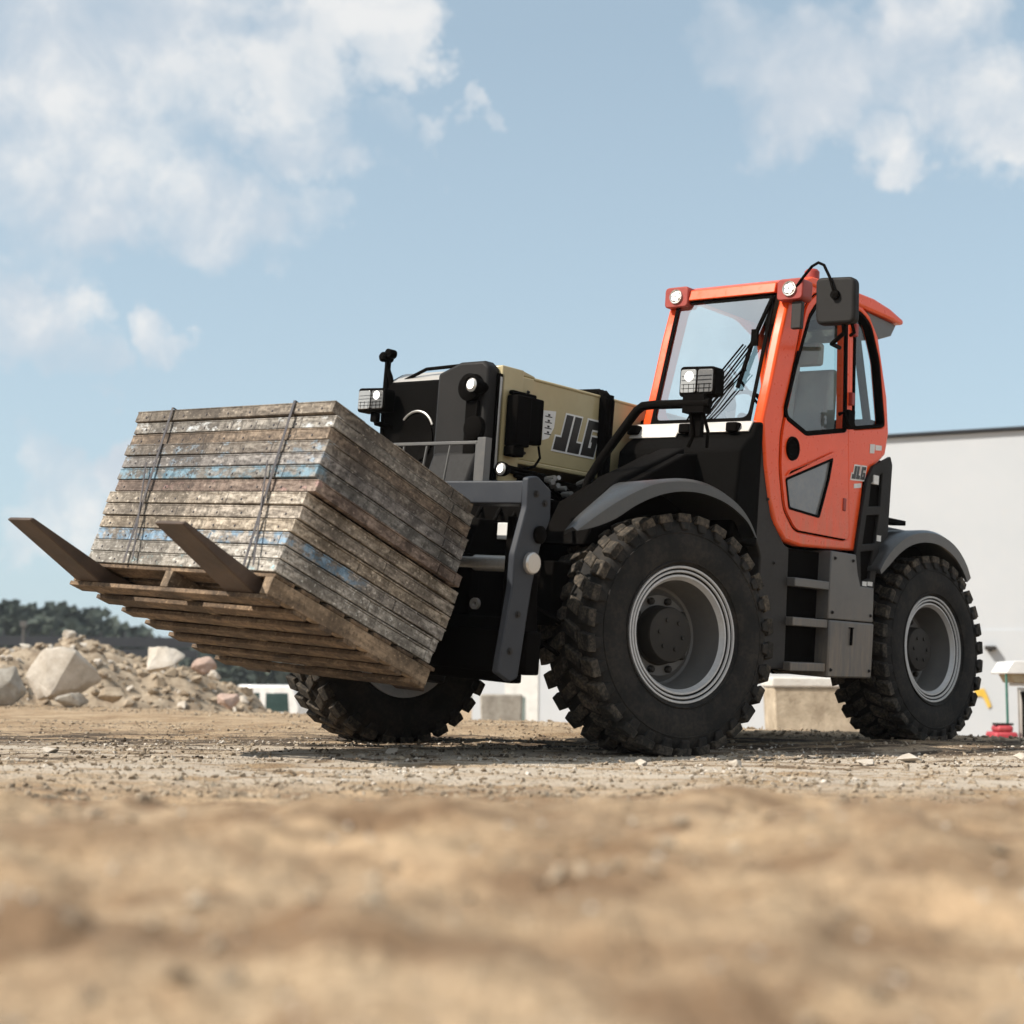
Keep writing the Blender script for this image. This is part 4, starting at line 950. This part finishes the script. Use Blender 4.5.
# (positions below were measured once and are plain world coordinates)
G1='loose stones lying on the yard'
for (x,y,s,lab,sd) in ((2.03,7.55,(.11,.07,.035),'flat pale stone on the soil in front of the rear wheel, the largest there',1),
   (1.72,7.2,(.06,.05,.03),'rounded stone on the soil just left of the flat pale stone',2),
   (1.05,6.9,(.05,.04,.025),'small stone before the gap between the near wheels',3),
   (-.62,7.9,(.05,.04,.025),'small pale stone by the foot of the far front wheel',4),
   (2.85,8.3,(.06,.045,.03),'stone lying near the right edge of the yard',5),
   (-2.35,7.6,(.06,.05,.028),'stone on the pale mud at the left side of the yard',6),
   (.62,7.0,(.045,.04,.024),'small stone in front of the near front wheel',8)):
    boulder('stone',(x,y,gh(x,y)+s[2]*.5),s,(0,0,sd),ms_pale,lab,sd,'stone',G1,12)

# ------------------------------------------------------------------ rubble pile and boulders, far left
PC=Vector((-7.55,24.6))
def pile_h(dx,dy):
    r=math.hypot((dx-.1)/4.5,dy/3.2); t=max(0,1-r*r)
    return 1.86*(t**.85)+.12*math.exp(-((dx-.2)/1.2)**2-(dy/1.5)**2) 
b=MB(); n=90; vs=[];
for i in range(n+1):
    for j in range(n+1):
        dx=-4.8+9.6*i/n; dy=-3.4+6.8*j/n; h=pile_h(dx,dy)
        p=Vector((dx,dy,0)); 
        if h>.02: h+=noise.fractal(p*1.1,1,2,4)*.22+noise.fractal(p*4,.9,2,3)*.08
        else: h=-.4
        vs.append((dx,dy,h))
b.add(vs,[(i*(n+1)+j,i*(n+1)+j+1,(i+1)*(n+1)+j+1,(i+1)*(n+1)+j) for i in range(n) for j in range(n)])
pile=b.build('rubble_pile',ms_rub,None,0,smooth=60); pile.location=(PC.x,PC.y,-1.0); tag(pile,'mound of broken soil and rubble at the left behind the pallet','rubble pile')
def pp():
    dx=rg.uniform(-4.4,4.4); dy=rg.uniform(-3.1,.6); h=pile_h(dx,dy)
    if h<.08: return None
    h+=noise.fractal(Vector((dx,dy,0))*1.1,1,2,4)*.22
    return (PC.x+dx,PC.y+dy,-1.0+h)
o=scatter('rubble',3000,pp,.02,.15,ms_rub,6); tag(o,'small broken stones covering the rubble mound','rubble',kind='stuff')
o=scatter('pale_rubble',240,pp,.03,.14,ms_pale,3); tag(o,'pale stone chips among the rubble of the mound','rubble',kind='stuff')
GB='boulders on the rubble mound'
def bl(px,py,Dp,size,rot,mat,lab,sd,n=16): 
    boulder('boulder',atpx(px,py,Dp),size,rot,mat,lab,sd,group=GB,n=n)
bl(64,678,21.3,(.78,.45,.46),(.1,.32,.15),ms_pale,'large pale slab boulder at the foot of the mound, tilted to the right',21,14)
bl(160,662,22.0,(.52,.34,.27),(0,.12,.3),ms_pale,'pale flat-topped boulder right of the large slab on the mound',22,12)
bl(3,690,20.8,(.36,.30,.40),(.2,.1,.9),ms_grey,'grey boulder cut by the left edge of the picture',23)
bl(72,700,20.3,(.25,.2,.17),(0,0,.3),ms_grey,'small grey boulder below the large slab',24)
bl(112,694,20.6,(.22,.2,.13),(.3,0,.3),ms_rub,'low brown boulder between the two pale boulders',25)
bl(205,665,22.8,(.28,.2,.16),(.2,-.3,.3),ms_red,'reddish boulder on the right slope of the mound',26)
bl(214,676,22.2,(.12,.1,.11),(.2,.5,.3),ms_pale,'small white stone block under the reddish boulder',27)
bl(226,700,21.8,(.22,.2,.16),(.2,.1,.3),ms_red,'reddish boulder at the right foot of the mound',28)
bl(70,634,24.4,(.14,.12,.10),(.2,.1,.3),ms_pale,'small pale stone on the crest of the mound',29)

# ------------------------------------------------------------------ building
wallm,nt,b=new_mat('white_cladding'); v=coords(nt)
n1=noise_tex(nt,v,.35,5,.6); n2=noise_tex(nt,v,7,4,.6)
c=mix(nt,ramp(nt,n1,[(.3,0),(.7,1)]),(.44,.47,.50),(.49,.51,.535)); c=mix(nt,ramp(nt,n2,[(.55,0),(.8,.25)]),c,(.55,.53,.5))
nt.links.new(c,b.inputs['Base Color']); b.inputs['Roughness'].default_value=.7
A=Vector((-1.05,40.75,-1.0)); dv=Vector((.909,-.416,0)).normalized()
ang=math.atan2(dv.y,dv.x)
BM=Matrix.Translation(A)@Matrix.Rotation(ang,4,'Z')   # local x along the facade, local +y into the building
B=empty('building',BM); tag(B,'long white clad industrial hall with a dark roof edge behind the telehandler','building')
HB=7.55; L=34
b=MB(); b.box(0,L,0,22,0,2.78); b.box(0,L,.03,22,2.79,HB); b.box(0,L,.02,22,2.77,2.80); b.build('wall',wallm,B,0)
b=MB(); b.box(-.15,L+.1,-.10,22.2,HB+.02,HB+.085); b.build('roof_trim',M['frame'],B,.01)
b=MB(); b.box(1.0,2.0,-.03,.0,0,1.95); dd=b.build('door',paint('pale_door',(.62,.62,.60),.5,dust=.1),B,.005)
b=MB(); b.box(1.3,1.62,-.04,-.03,.35,1.05); b.build('door_pane',paint('greenish_pane',(.16,.2,.19),.2,dust=.1),dd,0)
def fac(px,py):  # facade coordinate of a measured point
    d=w+rr*((px-512)/F_PX)-uu*((py-512)/F_PX); nrm=Vector((-dv.y,dv.x,0)); t=((A-Vector((0,0,CAM_H))).dot(nrm))/d.dot(nrm)
    q=Vector((0,0,CAM_H))+d*t-A; return q.dot(dv),q.z
x,z=fac(991,649); b=MB(); b.box(x-.12,x+.12,-.22,0,z-.02,z+.07); b.box(x-.04,x+.04,-.20,-.05,z-.06,z-.02); b.build('wall_lamp',M['dark'],B,.01)
x,z=fac(983,697); b=MB(); b.prism([(x-.20,z+.17),(x+.03,z+.20),(x+.10,z+.04),(x+.19,z-.21),(x+.12,z-.27),(x+.02,z-.04),(x-.04,z+.02),(x-.18,z+.02)],'y',-.03,-.002); b.build('yellow_marking',M['yellow'],B,0)
for k in range(1,9):
    b=MB(); b.box(k*3.8-.012,k*3.8+.012,-.006,0,0,2.76); b.build('panel_joint',M['trim'],B,0)

# ------------------------------------------------------------------ blocks, van, equipment
conc=stone_mat('rough_concrete',(.30,.24,.17),(.58,.49,.37),3); concw=stone_mat('pale_concrete',(.62,.59,.54),(.72,.7,.66),5)
def block(px0,px1,pyt,Dp,lab,dep=.8,cap=True,rz=0,mat=conc):
    a=atpx(px0,pyt,Dp); c_=atpx(px1,pyt,Dp); wd=(c_-a).length; hgt=a.z+1.0
    e=empty('concrete_block',Matrix.Translation((a.x,a.y,-1.0))@Matrix.Rotation(rz,4,'Z')); tag(e,lab,'concrete block','concrete blocks behind the machine')
    b=MB(); b.prism([(.05,0),(wd-.05,0),(wd,hgt-.13),(0,hgt-.13)],'y',0,dep); b.build('block_body',mat,e,.03)
    if cap: b=MB(); b.box(-.02,wd+.02,-.03,dep,hgt-.128,hgt); b.build('block_cap',concw,e,.02)
block(773,866,677,19.5,'sandy concrete block with a white cap, seen between the near wheels')
block(480,523,686,24,'grey concrete block behind the carriage, beside the far front wheel',cap=False,mat=ms_grey)
# white van: cab end on
a=atpx(230,690,33.5)
VM=Matrix.Translation((a.x-.05,a.y,-1.0))@Matrix.Rotation(-.25,4,'Z')
V=empty('van',VM); tag(V,'white van parked beyond the yard, between the rubble mound and the far front wheel','van')
vw=paint('van_white',(.75,.75,.74),.3,dust=.1,coat=.5); vg=paint('van_glass',(.02,.05,.05),.08,dust=.05)
b=MB(); b.prism([(.0,.25),(1.75,.25),(1.75,.85),(1.60,1.22),(1.50,1.32),(.25,1.32),(.15,1.22),(0,.85)],'y',.0,3.6); b.build('body',vw,V,.05)
b=MB(); b.prism([(.36,.72),(.78,.72),(.78,1.14),(.42,1.14)],'y',-.01,.02); b.prism([(.93,.72),(1.50,.72),(1.46,1.14),(.93,1.14)],'y',-.01,.02); b.build('windscreen',vg,V,.01)
for x in (.15,1.45):
    b=MB(); b.lathe([(0,0),(0,.25),(.03,.3),(.2,.3),(.2,0)],20,c=(0,0,0),axis='x'); o=b.build('wheel',M['rubber'],V,0); o.location=(x,.7,.3)
b=MB(); b.box(.1,1.65,-.04,.0,.28,.42); b.build('bumper',M['dark'],V,.02)
for x in (.12,1.38):
    b=MB(); b.box(x,x+.25,-.03,0,.5,.62); b.build('headlight',M['lens'],V,.02)
# equipment at the right edge
a=atpx(1021,661,18.5)
E_=empty('yard_pump',Matrix.Translation((a.x,a.y,-.95))); tag(E_,'white-topped yard equipment with a red base and green pole, cut by the right edge','yard equipment')
top=a.z+.95
b=MB(); b.prism([(-.20,top-.15),(.75,top-.15),(.75,top),(-.10,top)],'x',0,.6); 
b=MB(); b.prism(fillet([(-.235,top-.16),(.6,top-.16),(.6,top),(-.13,top)],.03),'y',-.1,.5); b.build('canopy',vw,E_,.02)
b=MB(); b.prism([(-.10,top-.27),(.5,top-.27),(.5,top-.162),(-.16,top-.162)],'y',-.05,.4); b.build('housing',stone_mat('beige_housing',(.4,.33,.22),(.5,.43,.3)),E_,.01)
b=MB(); b.box(-.06,.40,-.02,.3,top-.31,top-.272); b.build('housing_lip',M['glare_silver'],E_,.005)
b=MB(); b.tube([(-.19,0,.25),(-.19,0,top-.16)],.016,10); b.build('green_pole',paint('green_paint',(.03,.15,.12),.4),E_,0)
b=MB(); b.box(-.02,.08,0,.12,.2,top-.33); b.build('post',M['glare_silver'],E_,.01)
b=MB(); b.tube([(.0,-.02,1.30),(.02,-.04,1.15),(.01,-.03,.7)],.03,10); b.build('hose',M['black'],E_,0)
redm=paint('red_paint',(.42,.03,.05),.45,dust=.25)
b=MB(); b.box(-.38,-.09,-.1,.3,.1,.80); b.box(-.34,-.14,-.08,.2,.80,.88); b.box(.04,.4,-.1,.3,.1,.95); b.build('red_base',redm,E_,.03)
b=MB(); b.box(-.35,-.13,-.05,.1,.882,.91); b.build('red_base_lid',M['dark'],E_,.005)

# ------------------------------------------------------------------ far woods, rail and post
ml,nt,b_=new_mat('woods_leaf'); v=coords(nt); nn=noise_tex(nt,v,.5,4,.6)
nt.links.new(mix(nt,ramp(nt,nn,[(.35,0),(.7,1)]),(.024,.036,.027),(.046,.062,.040)),b_.inputs['Base Color']); b_.inputs['Roughness'].default_value=.8
b=MB(); rt=random.Random(9)
def top_h(x): # crown line
    xs=[(-75,9.2),(-52,9.0),(-50,9.1),(-47.5,9.0),(-44,7.4),(-41.5,6.6),(-38,5.6),(-33,4.6),(-20,4.2),(10,4.0)]
    for (a0,h0),(a1,h1) in zip(xs,xs[1:]):
        if a0<=x<=a1: return (h0+(h1-h0)*(x-a0)/(a1-a0))-.75
    return 4
x=-74.
cl=[]
while x<9:
    for k in range(3):
        hh_=top_h(x)+rt.uniform(-.2,.7)-k*.7; cl.append((x+rt.uniform(-1,1),160+k*-1.5+rt.uniform(-1,1),hh_,rt.uniform(1.6,2.6)))
    x+=1.3
for (cx,cy,ht,rad) in cl:
    for _ in range(230):
        d=Vector((rt.gauss(0,1),rt.gauss(0,1),rt.gauss(0,1))).normalized()*(rt.random()**.33)
        zc=ht-rad+d.z*rad; 
        if rt.random()<.55: zc=rt.uniform(-1,ht-rad)
        p=Vector((cx+d.x*rad*1.1,cy+d.y*rad,zc)); s=rt.uniform(.35,.8)
        a1=Vector((rt.gauss(0,1),rt.gauss(0,1),rt.gauss(0,1))).normalized()*s; a2=a1.orthogonal().normalized()*s; a3=a1.cross(a2).normalized()*s*.5
        b.add([p+a1,p+a2,p-a1,p-a2+a3],[(0,1,2),(0,2,3)])
o=b.build('woods',ml,None,0,smooth=0); tag(o,'far belt of dark green trees on the left horizon','woods',kind='stuff')
b=MB()
for k in range(12): b.box(-33.5+k*1.4,-33.4+k*1.4,85,85.1,-1.2,3.2)
b.box(-33.5,-18,84.95,85.0,2.35,2.9); b.box(-33.5,-18,84.95,85.0,1.7,2.2)
o=b.build('guard_rail',M['frame'],None,0); tag(o,'grey guard rail below the woods, behind the rubble mound at far left','guard rail')
p=atpx(24,622,80); b=MB(); b.tube([(p.x,p.y,-1.2),(p.x,p.y,p.z)],.07,8); b.box(p.x-.16,p.x+.16,p.y-.15,p.y+.1,p.z-.25,p.z+.05); o=b.build('marker_post',M['grey'],None,0); tag(o,'thin pale post before the woods at the far left','post')

# ------------------------------------------------------------------ haze
m=bpy.data.materials.new('haze'); m.use_nodes=True; nt=m.node_tree; nt.nodes.remove(nt.nodes['Principled BSDF'])
pv=N_(nt,'ShaderNodeVolumePrincipled'); pv.inputs['Color'].default_value=(.86,.91,.97,1); pv.inputs['Density'].default_value=.0004; pv.inputs['Anisotropy'].default_value=.3
nt.links.new(pv.outputs[0],nt.nodes['Material Output'].inputs['Volume'])
USE_HAZE=True
if USE_HAZE:
    b=MB(); b.box(-1600,1600,-120,1600,-3.2,14); o=b.build('haze',m,None,0,smooth=0); tag(o,kind='stuff')
bpy.context.view_layer.update()
